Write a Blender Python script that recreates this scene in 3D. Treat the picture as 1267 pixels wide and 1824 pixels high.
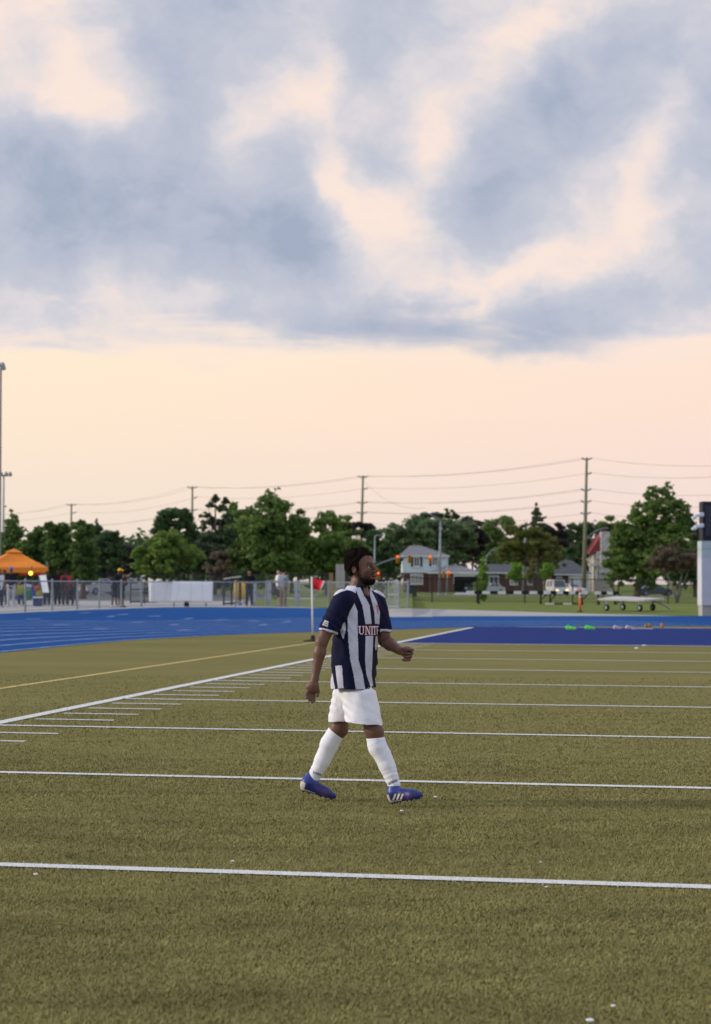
import bpy, math, random
import numpy as np
from mathutils import Vector, Matrix

for o in list(bpy.data.objects):
    bpy.data.objects.remove(o)
random.seed(7)
RNG = np.random.default_rng(11)
sc = bpy.context.scene
COL = sc.collection

# ------------------------------------------------------------------ camera
FPX = 3350.0                       # focal length in photograph pixels (1267 x 1824)
PITCH, ROLL, CAMH = math.radians(2.143), math.radians(-0.223), 1.502
cp, sp = math.cos(PITCH), math.sin(PITCH)
UP0 = Vector((0, -sp, cp)); FWD = Vector((0, cp, sp)); EX = Vector((1, 0, 0))
RGT = EX * math.cos(ROLL) - UP0 * math.sin(ROLL)
UPV = EX * math.sin(ROLL) + UP0 * math.cos(ROLL)
cd = bpy.data.cameras.new('camera'); cam = bpy.data.objects.new('camera', cd); COL.objects.link(cam)
M = Matrix.Identity(4)
for i in range(3):
    M[i][0] = RGT[i]; M[i][1] = UPV[i]; M[i][2] = -FWD[i]
M[2][3] = CAMH
cam.matrix_world = M
cd.sensor_fit = 'VERTICAL'; cd.sensor_height = 36.0; cd.sensor_width = 25.0
cd.lens = FPX / 1824.0 * 36.0
cd.clip_start = 0.1; cd.clip_end = 4000
cd.dof.use_dof = True; cd.dof.focus_distance = 12.8; cd.dof.aperture_fstop = 4.0
sc.camera = cam

# ------------------------------------------------------------------ sky and sun
SUN_EL, SUN_AZ = math.radians(21.0), math.radians(-91.0)   # azimuth from +Y, negative = left of the view
w = bpy.data.worlds.new('World'); sc.world = w; w.use_nodes = True
nt = w.node_tree; nt.nodes.clear()
def N(t, **kw):
    n = nt.nodes.new(t)
    for k, v in kw.items(): setattr(n, k, v)
    return n
def L(a, b): nt.links.new(a, b)
def math_n(op, a, b=None, c=None, clamp=False):
    n = N('ShaderNodeMath', operation=op); n.use_clamp = clamp
    for i, v in enumerate((a, b, c)):
        if v is None: continue
        if isinstance(v, (int, float)): n.inputs[i].default_value = v
        else: L(v, n.inputs[i])
    return n.outputs[0]
def srgb(r, g, b):
    f = lambda c: (c / 255 / 12.92) if c / 255 <= .04045 else ((c / 255 + .055) / 1.055) ** 2.4
    return (f(r), f(g), f(b), 1.0)
def sky_px(px, py):                 # photograph pixel -> (azimuth, elevation) in units of 0.03 rad
    d = RGT * ((px - 633.5) / FPX) + UPV * (-(py - 912) / FPX) + FWD
    return math.atan2(d.x, d.y) / .03, math.atan2(d.z, math.hypot(d.x, d.y)) / .03
tc = N('ShaderNodeTexCoord'); sep = N('ShaderNodeSeparateXYZ'); L(tc.outputs['Generated'], sep.inputs[0])
X_, Y_, Z_ = sep.outputs
az = math_n('MULTIPLY', math_n('ARCTAN2', X_, Y_), 1 / .03)
hyp = math_n('SQRT', math_n('ADD', math_n('MULTIPLY', X_, X_), math_n('MULTIPLY', Y_, Y_)))
el = math_n('MULTIPLY', math_n('ARCTAN2', Z_, hyp), 1 / .03)
cmb = N('ShaderNodeCombineXYZ'); L(az, cmb.inputs[0]); L(el, cmb.inputs[1])
def noise(vec, scale, detail, rough, dist=0., sy=1., offs=0.):
    mp = N('ShaderNodeMapping'); mp.inputs['Scale'].default_value = (1, sy, 1)
    mp.inputs['Location'].default_value = (offs, offs * .7, offs * .3)
    L(vec, mp.inputs[0])
    n = N('ShaderNodeTexNoise'); n.inputs['Scale'].default_value = scale
    n.inputs['Detail'].default_value = detail; n.inputs['Roughness'].default_value = rough
    n.inputs['Distortion'].default_value = dist
    L(mp.outputs[0], n.inputs['Vector']); return n
wn = noise(cmb.outputs[0], .55, 6, .6, 0., 1.2)
sub = N('ShaderNodeVectorMath', operation='SUBTRACT'); L(wn.outputs['Color'], sub.inputs[0]); sub.inputs[1].default_value = (.5, .5, .5)
scl = N('ShaderNodeVectorMath', operation='SCALE'); L(sub.outputs[0], scl.inputs[0]); scl.inputs['Scale'].default_value = 1.25
wv = N('ShaderNodeVectorMath', operation='ADD'); L(cmb.outputs[0], wv.inputs[0]); L(scl.outputs[0], wv.inputs[1])
BLOBS = [  # centre x, y, radius x, radius y (photograph pixels), turn in degrees, weight
 (335, 30, 190, 190, 0, .55), (322, 150, 110, 150, 0, .35), (540, -10, 230, 100, 0, .40), (690, 60, 170, 110, 20, .30), (680, 140, 110, 110, 0, .25),
 (330, 350, 330, 150, 0, .50), (90, 350, 240, 170, 0, .35), (40, 290, 140, 110, 0, .30), (80, 470, 200, 90, 0, .35), (440, 450, 220, 100, 0, .40), (545, 430, 110, 70, -20, .35), (520, 330, 90, 120, 0, .25),
 (960, 250, 130, 300, -42, .50), (1080, 130, 170, 130, 0, .25), (850, 370, 150, 100, 0, .35), (1245, 300, 110, 180, 0, .40),
 (1250, 70, 80, 170, 0, .30), (1130, 50, 130, 60, 0, .25), (1180, 520, 360, 60, 4, .38), (900, 590, 380, 52, -4, .55), (960, 615, 220, 36, -6, .3),
 (620, 530, 150, 130, 0, .30), (250, 560, 420, 50, 0, .16), (690, 275, 80, 70, 0, .25), (640, 580, 200, 60, 0, .25), (65, 70, 70, 60, 0, .15),
 (140, 140, 150, 105, 20, -.36), (190, 205, 120, 60, -20, -.35), (20, 30, 110, 90, 0, -.28), (545, 150, 120, 50, 48, -.38), (430, 205, 80, 40, 30, -.30), (590, 320, 40, 150, 14, -.50), (640, 400, 60, 80, 0, -.35), (735, 450, 110, 120, 10, -.34),
 (860, 170, 200, 60, 42, -.30), (760, 300, 110, 50, 40, -.20), (1100, 410, 270, 50, 20, -.28), (860, 500, 150, 50, 10, -.28), (1190, 200, 46, 220, -22, -.30), (950, 40, 160, 40, 20, -.25),
 (180, 490, 46, 80, 0, -.30), (330, 520, 140, 40, 0, -.25), (100, 550, 120, 30, 0, -.2), (1180, 620, 200, 30, 0, -.3),
 (880, 880, 240, 46, 0, .22), (1130, 872, 130, 44, 0, .22), (1250, 885, 90, 36, 0, .15)]
dens = None
for (bx, by, rx, ry, rot, wt) in BLOBS:
    a0, e0 = sky_px(bx, by)
    mp = N('ShaderNodeMapping'); mp.vector_type = 'TEXTURE'
    mp.inputs['Location'].default_value = (a0, e0, 0); mp.inputs['Rotation'].default_value = (0, 0, math.radians(rot))
    mp.inputs['Scale'].default_value = (rx / FPX / .03, ry / FPX / .03, 1)
    L(wv.outputs[0], mp.inputs[0])
    ln = N('ShaderNodeVectorMath', operation='LENGTH'); L(mp.outputs[0], ln.inputs[0])
    mr = N('ShaderNodeMapRange', interpolation_type='SMOOTHSTEP'); L(ln.outputs['Value'], mr.inputs[0])
    for i, v in ((1, .15), (2, 1.25), (3, wt), (4, 0.)): mr.inputs[i].default_value = v
    dens = mr.outputs[0] if dens is None else math_n('ADD', dens, mr.outputs[0])
# the rest of the deck: the same broken cloud all round, flattened toward the horizon
inv = math_n('DIVIDE', 1.0, math_n('MAXIMUM', math_n('ADD', Z_, .05), .06))
pl = N('ShaderNodeCombineXYZ'); L(math_n('MULTIPLY', X_, inv), pl.inputs[0]); L(math_n('MULTIPLY', Y_, inv), pl.inputs[1])
gen = noise(pl.outputs[0], .62, 7, .58, .4, 1., 3.3)
fine = noise(wv.outputs[0], .6, 12, .62, .2, 1.35, 2.1)
wisp = noise(cmb.outputs[0], .30, 7, .55, .8, 4.5, 4.0)
d1 = math_n('MULTIPLY', math_n('SUBTRACT', gen.outputs[0], .5), .35)
d2 = math_n('MULTIPLY', math_n('SUBTRACT', fine.outputs[0], .5), .92)
tot = math_n('ADD', math_n('ADD', math_n('MULTIPLY_ADD', dens, .60, .395), d1), d2)
deck = N('ShaderNodeMapRange', interpolation_type='SMOOTHSTEP'); L(math_n('ADD', el, math_n('MULTIPLY', math_n('SUBTRACT', wisp.outputs[0], .5), 2.4)), deck.inputs[0])
for i, v in ((1, sky_px(633, 655)[1]), (2, sky_px(633, 560)[1]), (3, 0.), (4, 1.)): deck.inputs[i].default_value = v
low = math_n('ADD', math_n('MULTIPLY', math_n('SUBTRACT', wisp.outputs[0], .42), .28), math_n('MULTIPLY', dens, .9))
cov = math_n('ADD', math_n('MULTIPLY', tot, deck.outputs[0]), math_n('MULTIPLY', low, math_n('SUBTRACT', 1., deck.outputs[0])), clamp=True)
ramp = N('ShaderNodeValToRGB'); L(cov, ramp.inputs[0])
cr = ramp.color_ramp
for i, (p, c) in enumerate(((0., (255, 234, 219)), (.2, (249, 230, 221)), (.38, (225, 219, 222)), (.58, (201, 203, 215)), (.8, (184, 191, 208)), (1., (164, 175, 197)))):
    e = cr.elements[i] if i < 2 else cr.elements.new(p)
    e.position = p; e.color = srgb(*c)
# clear band near the horizon: yellow cream on the left, pink on the right
rel = N('ShaderNodeValToRGB')
mrE = N('ShaderNodeMapRange'); L(el, mrE.inputs[0]); mrE.inputs[1].default_value = 0; mrE.inputs[2].default_value = 6.
L(mrE.outputs[0], rel.inputs[0])
for i, (p, c) in enumerate(((0., (230, 216, 211)), (.25, (246, 225, 213)), (.5, (255, 230, 211)), (.72, (255, 234, 214)), (1., (255, 230, 218)))):
    e = rel.color_ramp.elements[i] if i < 2 else rel.color_ramp.elements.new(p)
    e.position = p; e.color = srgb(*c)
pk = N('ShaderNodeMapRange', interpolation_type='SMOOTHSTEP'); L(az, pk.inputs[0])
for i, v in ((1, -7.), (2, 9.), (3, 0.), (4, 1.)): pk.inputs[i].default_value = v
def mixc(f, a, b, mode='MIX'):
    m = N('ShaderNodeMix', data_type='RGBA', blend_type=mode)
    if isinstance(f, (int, float)): m.inputs[0].default_value = f
    else: L(f, m.inputs[0])
    for s, v in ((6, a), (7, b)):
        if isinstance(v, tuple): m.inputs[s].default_value = v
        else: L(v, m.inputs[s])
    return m.outputs[2]
tint = mixc(pk.outputs[0], (1.02, 1.04, .97, 1), (1.0, .965, 1.0, 1))
clear = mixc(1., rel.outputs[0], tint, 'MULTIPLY')
grey = mixc(math_n('MULTIPLY', cov, 1.), clear, ramp.outputs[0])
cloud = mixc(deck.outputs[0], grey, ramp.outputs[0])
# the sunset glow stays low and toward the sunset: overhead and behind, the gaps are pale blue and the cloud grey
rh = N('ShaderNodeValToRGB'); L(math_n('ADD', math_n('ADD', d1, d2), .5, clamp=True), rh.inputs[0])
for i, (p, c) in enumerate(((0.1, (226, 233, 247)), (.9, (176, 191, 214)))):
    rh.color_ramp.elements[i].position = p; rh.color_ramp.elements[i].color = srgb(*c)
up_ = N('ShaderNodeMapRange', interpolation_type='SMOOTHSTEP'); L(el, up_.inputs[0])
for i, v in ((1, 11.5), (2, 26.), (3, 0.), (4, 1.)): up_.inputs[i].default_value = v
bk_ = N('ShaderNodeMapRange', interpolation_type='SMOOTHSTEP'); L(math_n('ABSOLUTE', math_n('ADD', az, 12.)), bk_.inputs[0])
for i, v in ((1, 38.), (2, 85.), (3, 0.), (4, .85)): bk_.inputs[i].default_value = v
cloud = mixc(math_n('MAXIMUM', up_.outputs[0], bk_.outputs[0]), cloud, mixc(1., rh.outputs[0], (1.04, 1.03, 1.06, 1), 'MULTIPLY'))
sky = N('ShaderNodeTexSky', sky_type='NISHITA'); sky.sun_disc = False
sky.sun_elevation = SUN_EL; sky.sun_rotation = SUN_AZ; sky.air_density = 1.0; sky.dust_density = 2.0
skys = mixc(1., sky.outputs[0], (.1, .1, .1, 1), 'MULTIPLY')
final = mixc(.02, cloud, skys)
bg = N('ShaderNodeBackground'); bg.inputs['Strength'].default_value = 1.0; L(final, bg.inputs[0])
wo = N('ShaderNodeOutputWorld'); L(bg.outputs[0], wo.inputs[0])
w.cycles.sampling_method = 'MANUAL'; w.cycles.sample_map_resolution = 512

sd = bpy.data.lights.new('sun', 'SUN'); so = bpy.data.objects.new('sun', sd); COL.objects.link(so)
sd.energy = 2.5; sd.angle = math.radians(1.3); sd.color = (1.0, .92, .82)
sdir = Vector((math.sin(SUN_AZ) * math.cos(SUN_EL), math.cos(SUN_AZ) * math.cos(SUN_EL), math.sin(SUN_EL)))
so.rotation_euler = sdir.to_track_quat('Z', 'Y').to_euler()
vs = sc.view_settings
vs.view_transform = 'Standard'; vs.look = 'None'; vs.gamma = 1; vs.exposure = 0.0; vs.use_curve_mapping = False
sc.render.engine = 'CYCLES'
sc.cycles.use_denoising = True; sc.cycles.use_adaptive_sampling = True; sc.cycles.adaptive_threshold = .02
sc.cycles.max_bounces = 5; sc.cycles.diffuse_bounces = 2; sc.cycles.glossy_bounces = 3
sc.cycles.transparent_max_bounces = 16; sc.cycles.transmission_bounces = 3

# ------------------------------------------------------------------ photograph pixel -> place
def ray(px, py):
    return RGT * ((px - 633.5) / FPX) + UPV * (-(py - 912) / FPX) + FWD
def P(px, py, Y):                    # the point seen at that pixel at depth Y (metres along +Y)
    d = ray(px, py); t = Y / d.y
    return Vector((d.x * t, Y, CAMH + d.z * t))
def G(px, py, z=0.):                 # the ground point seen at that pixel
    d = ray(px, py); t = (z - CAMH) / d.z
    return Vector((d.x * t, d.y * t, z))
def S(Y): return Y / FPX             # metres per photograph pixel at depth Y
TZ = .30                             # the spectators' side beyond the track lies this much higher than the field
def GX(px, Y):                       # ground point at depth Y under pixel column px
    p = P(px, 1037, Y); return Vector((p.x, Y, TZ if (px < 735 and 64 < Y < 215) else 0.))

# ------------------------------------------------------------------ materials
MATS = {}
def mat(name, col, rough=.7, var=.12, nscale=6., bump=0., bscale=40., metal=0., emit=None, estr=0., spec=.2, coord='Object'):
    if name in MATS: return MATS[name]
    m = bpy.data.materials.new(name); m.use_nodes = True
    t = m.node_tree; b = t.nodes['Principled BSDF']
    c = t.nodes.new('ShaderNodeTexCoord')
    n = t.nodes.new('ShaderNodeTexNoise'); n.inputs['Scale'].default_value = nscale; n.inputs['Detail'].default_value = 5
    t.links.new(c.outputs[coord], n.inputs['Vector'])
    r = t.nodes.new('ShaderNodeValToRGB'); r.color_ramp.elements[0].position = .3; r.color_ramp.elements[1].position = .7
    r.color_ramp.elements[0].color = tuple(max(0, x * (1 - var)) for x in col) + (1,)
    r.color_ramp.elements[1].color = tuple(min(1, x * (1 + var)) for x in col) + (1,)
    t.links.new(n.outputs[0], r.inputs[0]); t.links.new(r.outputs[0], b.inputs['Base Color'])
    b.inputs['Roughness'].default_value = rough; b.inputs['Metallic'].default_value = metal
    b.inputs['Specular IOR Level'].default_value = spec
    if bump:
        n2 = t.nodes.new('ShaderNodeTexNoise'); n2.inputs['Scale'].default_value = bscale; n2.inputs['Detail'].default_value = 4
        t.links.new(c.outputs[coord], n2.inputs['Vector'])
        bp = t.nodes.new('ShaderNodeBump'); bp.inputs['Strength'].default_value = bump; bp.inputs['Distance'].default_value = .01
        t.links.new(n2.outputs[0], bp.inputs['Height']); t.links.new(bp.outputs[0], b.inputs['Normal'])
    if emit:
        b.inputs['Emission Color'].default_value = emit + (1,); b.inputs['Emission Strength'].default_value = estr
    MATS[name] = m; return m
def attr_mat(name, rough=.75, bump=.15, bscale=300., var=.06, sheen=0., spec=.3):
    m = bpy.data.materials.new(name); m.use_nodes = True
    t = m.node_tree; b = t.nodes['Principled BSDF']
    a = t.nodes.new('ShaderNodeAttribute'); a.attribute_name = 'Col'
    c = t.nodes.new('ShaderNodeTexCoord')
    n = t.nodes.new('ShaderNodeTexNoise'); n.inputs['Scale'].default_value = bscale * .12; n.inputs['Detail'].default_value = 6
    t.links.new(c.outputs['Object'], n.inputs['Vector'])
    mr = t.nodes.new('ShaderNodeMapRange'); t.links.new(n.outputs[0], mr.inputs[0])
    for i, v in ((1, .3), (2, .7), (3, 1 - var), (4, 1 + var)): mr.inputs[i].default_value = v
    mx = t.nodes.new('ShaderNodeVectorMath'); mx.operation = 'SCALE'
    t.links.new(a.outputs['Color'], mx.inputs[0]); t.links.new(mr.outputs[0], mx.inputs['Scale'])
    t.links.new(mx.outputs[0], b.inputs['Base Color'])
    n2 = t.nodes.new('ShaderNodeTexNoise'); n2.inputs['Scale'].default_value = bscale; n2.inputs['Detail'].default_value = 3
    t.links.new(c.outputs['Object'], n2.inputs['Vector'])
    bp = t.nodes.new('ShaderNodeBump'); bp.inputs['Strength'].default_value = bump; bp.inputs['Distance'].default_value = .003
    t.links.new(n2.outputs[0], bp.inputs['Height']); t.links.new(bp.outputs[0], b.inputs['Normal'])
    b.inputs['Roughness'].default_value = rough; b.inputs['Specular IOR Level'].default_value = spec
    b.inputs['Sheen Weight'].default_value = sheen
    return m

# ------------------------------------------------------------------ mesh helpers
def link(o, parent=None):
    COL.objects.link(o)
    if parent is not None: o.parent = parent
    return o
def np_mesh(name, V, F, smooth=False):
    V = np.asarray(V, np.float32); F = np.asarray(F, np.int32)
    me = bpy.data.meshes.new(name); k = F.shape[1]
    me.vertices.add(len(V)); me.vertices.foreach_set('co', V.ravel())
    me.loops.add(F.size); me.loops.foreach_set('vertex_index', F.ravel())
    me.polygons.add(len(F)); me.polygons.foreach_set('loop_start', np.arange(0, F.size, k, dtype=np.int32))
    try: me.polygons.foreach_set('loop_total', np.full(len(F), k, np.int32))
    except Exception: pass
    if smooth: me.polygons.foreach_set('use_smooth', np.ones(len(F), bool))
    me.update(calc_edges=True); me.validate()
    return me
def set_col(me, C):
    C = np.asarray(C, np.float32)
    if C.shape[1] == 3: C = np.hstack([C, np.ones((len(C), 1), np.float32)])
    a = me.color_attributes.new('Col', 'FLOAT_COLOR', 'POINT'); a.data.foreach_set('color', C.ravel())
def tag(o, label=None, cat=None, group=None, kind=None):
    if label: o['label'] = label
    if cat: o['category'] = cat
    if group: o['group'] = group
    if kind: o['kind'] = kind
    return o
def thing(name, loc, label, cat, group=None, rz=0.):
    o = bpy.data.objects.new(name, None); o.empty_display_size = .2
    o.location = loc; o.rotation_euler = (0, 0, rz); link(o)
    return tag(o, label, cat, group)
class MB:
    def __init__(s): s.v = []; s.f = []
    def add(s, V, F):
        b = len(s.v); s.v += [tuple(x) for x in V]; s.f += [tuple(i + b for i in q) for q in F]; return s
    def box(s, c, d, rz=0., tilt=None):
        cx, cy, cz = c; hx, hy, hz = d[0] / 2, d[1] / 2, d[2] / 2
        V = [Vector((x, y, z)) for x in (-hx, hx) for y in (-hy, hy) for z in (-hz, hz)]
        R = Matrix.Rotation(rz, 3, 'Z')
        if tilt is not None: R = R @ tilt
        V = [R @ v + Vector(c) for v in V]
        return s.add(V, [(0, 1, 3, 2), (4, 6, 7, 5), (0, 4, 5, 1), (2, 3, 7, 6), (0, 2, 6, 4), (1, 5, 7, 3)])
    def tube(s, pts, rad, n=10, cap=True):
        pts = [Vector(p) for p in pts]
        if not isinstance(rad, (list, tuple)): rad = [rad] * len(pts)
        V = []; F = []
        ref = None
        for i, p in enumerate(pts):
            a = pts[max(i - 1, 0)]; b = pts[min(i + 1, len(pts) - 1)]
            t = (b - a).normalized()
            if ref is None:
                ref = Vector((0, 0, 1)) if abs(t.z) < .9 else Vector((1, 0, 0))
            u = t.cross(ref).normalized(); v = u.cross(t).normalized(); ref = v
            for k in range(n):
                a_ = 2 * math.pi * k / n
                V.append(p + (u * math.cos(a_) + v * math.sin(a_)) * rad[i])
        for i in range(len(pts) - 1):
            for k in range(n):
                k2 = (k + 1) % n
                F.append((i * n + k, (i + 1) * n + k, (i + 1) * n + k2, i * n + k2))
        if cap:
            F.append(tuple(range(n))); F.append(tuple(reversed(range((len(pts) - 1) * n, len(pts) * n))))
        return s.add(V, F)
    def lathe(s, c, prof, n=16, M3=None):   # prof: (radius, height)
        V = []; F = []
        for r, z in prof:
            for k in range(n):
                a = 2 * math.pi * k / n; v = Vector((r * math.cos(a), r * math.sin(a), z))
                if M3 is not None: v = M3 @ v
                V.append(v + Vector(c))
        for i in range(len(prof) - 1):
            for k in range(n):
                k2 = (k + 1) % n; F.append((i * n + k, i * n + k2, (i + 1) * n + k2, (i + 1) * n + k))
        F.append(tuple(reversed(range(n)))); F.append(tuple(range((len(prof) - 1) * n, len(prof) * n)))
        return s.add(V, F)
    def prism(s, poly, a, b):               # poly: 3D points; extruded by vector from a to b offsets
        n = len(poly); A = [Vector(p) + Vector(a) for p in poly]; B = [Vector(p) + Vector(b) for p in poly]
        F = [tuple(range(n)), tuple(reversed(range(n, 2 * n)))]
        for i in range(n):
            j = (i + 1) % n; F.append((i, i + n, j + n, j))
        return s.add(A + B, F)
    def build(s, name, m, parent=None, smooth=False, bevel=0.):
        me = bpy.data.meshes.new(name); me.from_pydata(s.v, [], s.f)
        import bmesh
        bm = bmesh.new(); bm.from_mesh(me); bmesh.ops.recalc_face_normals(bm, faces=bm.faces)
        if bevel: bmesh.ops.bevel(bm, geom=list(bm.edges), offset=bevel, segments=2, affect='EDGES', clamp_overlap=True)
        bm.to_mesh(me); bm.free()
        if smooth:
            for p in me.polygons: p.use_smooth = True
        if m: me.materials.append(m)
        return link(bpy.data.objects.new(name, me), parent)
def sheet(name, pts, z, m, parent=None, kind='structure'):
    me = bpy.data.meshes.new(name)
    V = [(p[0], p[1], z) for p in pts]
    area = sum(V[i][0] * V[(i + 1) % len(V)][1] - V[(i + 1) % len(V)][0] * V[i][1] for i in range(len(V)))
    if area < 0: V = V[::-1]
    import bmesh
    bm = bmesh.new(); f = bm.faces.new([bm.verts.new(v) for v in V])
    bmesh.ops.triangulate(bm, faces=[f]); bm.to_mesh(me); bm.free()
    if m: me.materials.append(m)
    o = link(bpy.data.objects.new(name, me), parent)
    if parent is None and kind: o['kind'] = kind
    return o
def strip(name, pts, wd, z, m, parent=None):      # flat painted line along a polyline
    pts = [Vector((p[0], p[1], 0)) for p in pts]; V = []; F = []
    for i, p in enumerate(pts):
        t = (pts[min(i + 1, len(pts) - 1)] - pts[max(i - 1, 0)]).normalized(); nrm = Vector((-t.y, t.x, 0))
        V += [(p + nrm * wd / 2 + Vector((0, 0, z))), (p - nrm * wd / 2 + Vector((0, 0, z)))]
    for i in range(len(pts) - 1): F.append((2 * i, 2 * i + 1, 2 * i + 3, 2 * i + 2))
    mb = MB(); mb.add(V, F)
    me = bpy.data.meshes.new(name); me.from_pydata([tuple(v) for v in V], [], [f for f in F])
    if m: me.materials.append(m)
    return link(bpy.data.objects.new(name, me), parent)

# ------------------------------------------------------------------ implicit surfaces (bodies, cloth)
class Field:
    def __init__(s, lo, hi, h):
        s.lo = np.array(lo, float); s.h = h
        s.n = np.ceil((np.array(hi) - s.lo) / h).astype(int) + 1
        s.F = np.full(s.n, 1.0, np.float32)
    def sub(s, lo, hi):
        a = np.clip(np.floor((np.array(lo) - s.lo) / s.h).astype(int), 0, s.n)
        b = np.clip(np.ceil((np.array(hi) - s.lo) / s.h).astype(int) + 1, 0, s.n)
        sl = tuple(slice(a[i], b[i]) for i in range(3))
        g = np.meshgrid(*[(s.lo[i] + s.h * np.arange(a[i], b[i])).astype(np.float32) for i in range(3)], indexing='ij')
        return sl, np.stack(g, -1)
    def put(s, sl, d, k, op):
        f = s.F[sl]
        if op == 'u':
            if k > 0:
                hh = np.maximum(k - np.abs(f - d), 0) / k; s.F[sl] = np.minimum(f, d) - hh * hh * k * .25
            else: s.F[sl] = np.minimum(f, d)
        elif op == 's':
            if k > 0:
                hh = np.maximum(k - np.abs(f + d), 0) / k; s.F[sl] = np.maximum(f, -d) + hh * hh * k * .25
            else: s.F[sl] = np.maximum(f, -d)
        elif op == 'i': s.F[sl] = np.maximum(f, d)
    def cap(s, a, b, ra, rb, k=.02, op='u'):
        a = np.array(a, float); b = np.array(b, float); r = max(ra, rb) + k + 3 * s.h
        sl, p = s.sub(np.minimum(a, b) - r, np.maximum(a, b) + r)
        if p.size == 0: return
        s.put(sl, d_cap(p, a, b, ra, rb), k, op)
    def ell(s, c, R, k=.02, axes=None, op='u'):
        c = np.array(c, float); r = max(R) + k + 3 * s.h
        sl, p = s.sub(c - r, c + r)
        if p.size == 0: return
        s.put(sl, d_ell(p, c, R, axes), k, op)
    def fn(s, f, lo, hi, k=0., op='u'):
        sl, p = s.sub(lo, hi); s.put(sl, f(p).astype(np.float32), k, op)
    def mesh(s):
        return surface_nets(s.F, s.lo, s.h)
def d_cap(p, a, b, ra, rb):
    a = np.asarray(a, np.float32); b = np.asarray(b, np.float32)
    ba = b - a; t = np.clip(((p - a) @ ba) / max(float(ba @ ba), 1e-9), 0, 1)
    return np.linalg.norm(p - a - t[..., None] * ba, axis=-1) - (ra + (rb - ra) * t)
def d_ell(p, c, R, axes=None):
    q = p - np.asarray(c, np.float32)
    if axes is not None: q = q @ np.asarray(axes, np.float32).T
    R = np.asarray(R, np.float32)
    k0 = np.linalg.norm(q / R, axis=-1); k1 = np.linalg.norm(q / (R * R), axis=-1)
    return k0 * (k0 - 1) / np.maximum(k1, 1e-6)
def surface_nets(F, lo, h):
    ins = F < 0
    c = [ins[i:ins.shape[0] - 1 + i, j:ins.shape[1] - 1 + j, k:ins.shape[2] - 1 + k] for i in (0, 1) for j in (0, 1) for k in (0, 1)]
    al = c[0].copy(); an = c[0].copy()
    for x in c[1:]: al &= x; an |= x
    act = an & ~al
    idx = np.argwhere(act)
    off = np.array([(i, j, k) for i in (0, 1) for j in (0, 1) for k in (0, 1)])
    val = np.stack([F[idx[:, 0] + o[0], idx[:, 1] + o[1], idx[:, 2] + o[2]] for o in off], 1)
    acc = np.zeros((len(idx), 3)); cnt = np.zeros(len(idx))
    for a in range(8):
        for b in range(a + 1, 8):
            if np.abs(off[a] - off[b]).sum() != 1: continue
            m = (val[:, a] < 0) != (val[:, b] < 0)
            t = val[m, a] / (val[m, a] - val[m, b])
            acc[m] += off[a] + t[:, None] * (off[b] - off[a]); cnt[m] += 1
    V = lo + h * (idx + acc / cnt[:, None])
    mp = np.full(act.shape, -1, np.int32); mp[act] = np.arange(len(idx))
    Q = []
    for ax in range(3):
        s0 = [slice(None)] * 3; s1 = [slice(None)] * 3
        s0[ax] = slice(0, -1); s1[ax] = slice(1, None)
        A = ins[tuple(s0)]; B = ins[tuple(s1)]
        e = np.argwhere(A != B)
        o1, o2 = [(1, 2), (2, 0), (0, 1)][ax]
        ok = (e[:, o1] > 0) & (e[:, o2] > 0) & (e[:, o1] < F.shape[o1] - 1) & (e[:, o2] < F.shape[o2] - 1)
        e = e[ok]; fl = A[e[:, 0], e[:, 1], e[:, 2]]
        def cell(d1, d2):
            q = e.copy(); q[:, o1] += d1; q[:, o2] += d2
            return mp[q[:, 0], q[:, 1], q[:, 2]]
        q = np.stack([cell(-1, -1), cell(0, -1), cell(0, 0), cell(-1, 0)], 1)
        q[~fl] = q[~fl][:, ::-1]
        Q.append(q)
    Q = np.concatenate(Q); Q = Q[(Q >= 0).all(1)]
    return V, Q
_wd = [(np.random.default_rng(100 + i).normal(size=3), np.random.default_rng(200 + i).uniform(0, 6.28)) for i in range(24)]
def wob(p, freq, seed=0, n=6):       # cheap smooth noise in about -1..1
    r = 0.
    for i in range(n):
        d, ph = _wd[(i + seed) % 24]; d = d / np.linalg.norm(d)
        r = r + np.sin((p @ (d * freq * (1 + .37 * i)).astype(np.float32)) + ph + seed)
    return r / n * 1.4
def vert_normals(V, Q):
    fn = np.cross(V[Q[:, 2]] - V[Q[:, 0]], V[Q[:, 3]] - V[Q[:, 1]])
    n = np.zeros_like(V)
    for k in range(4): np.add.at(n, Q[:, k], fn)
    return n / np.maximum(np.linalg.norm(n, axis=1, keepdims=True), 1e-12)

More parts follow.
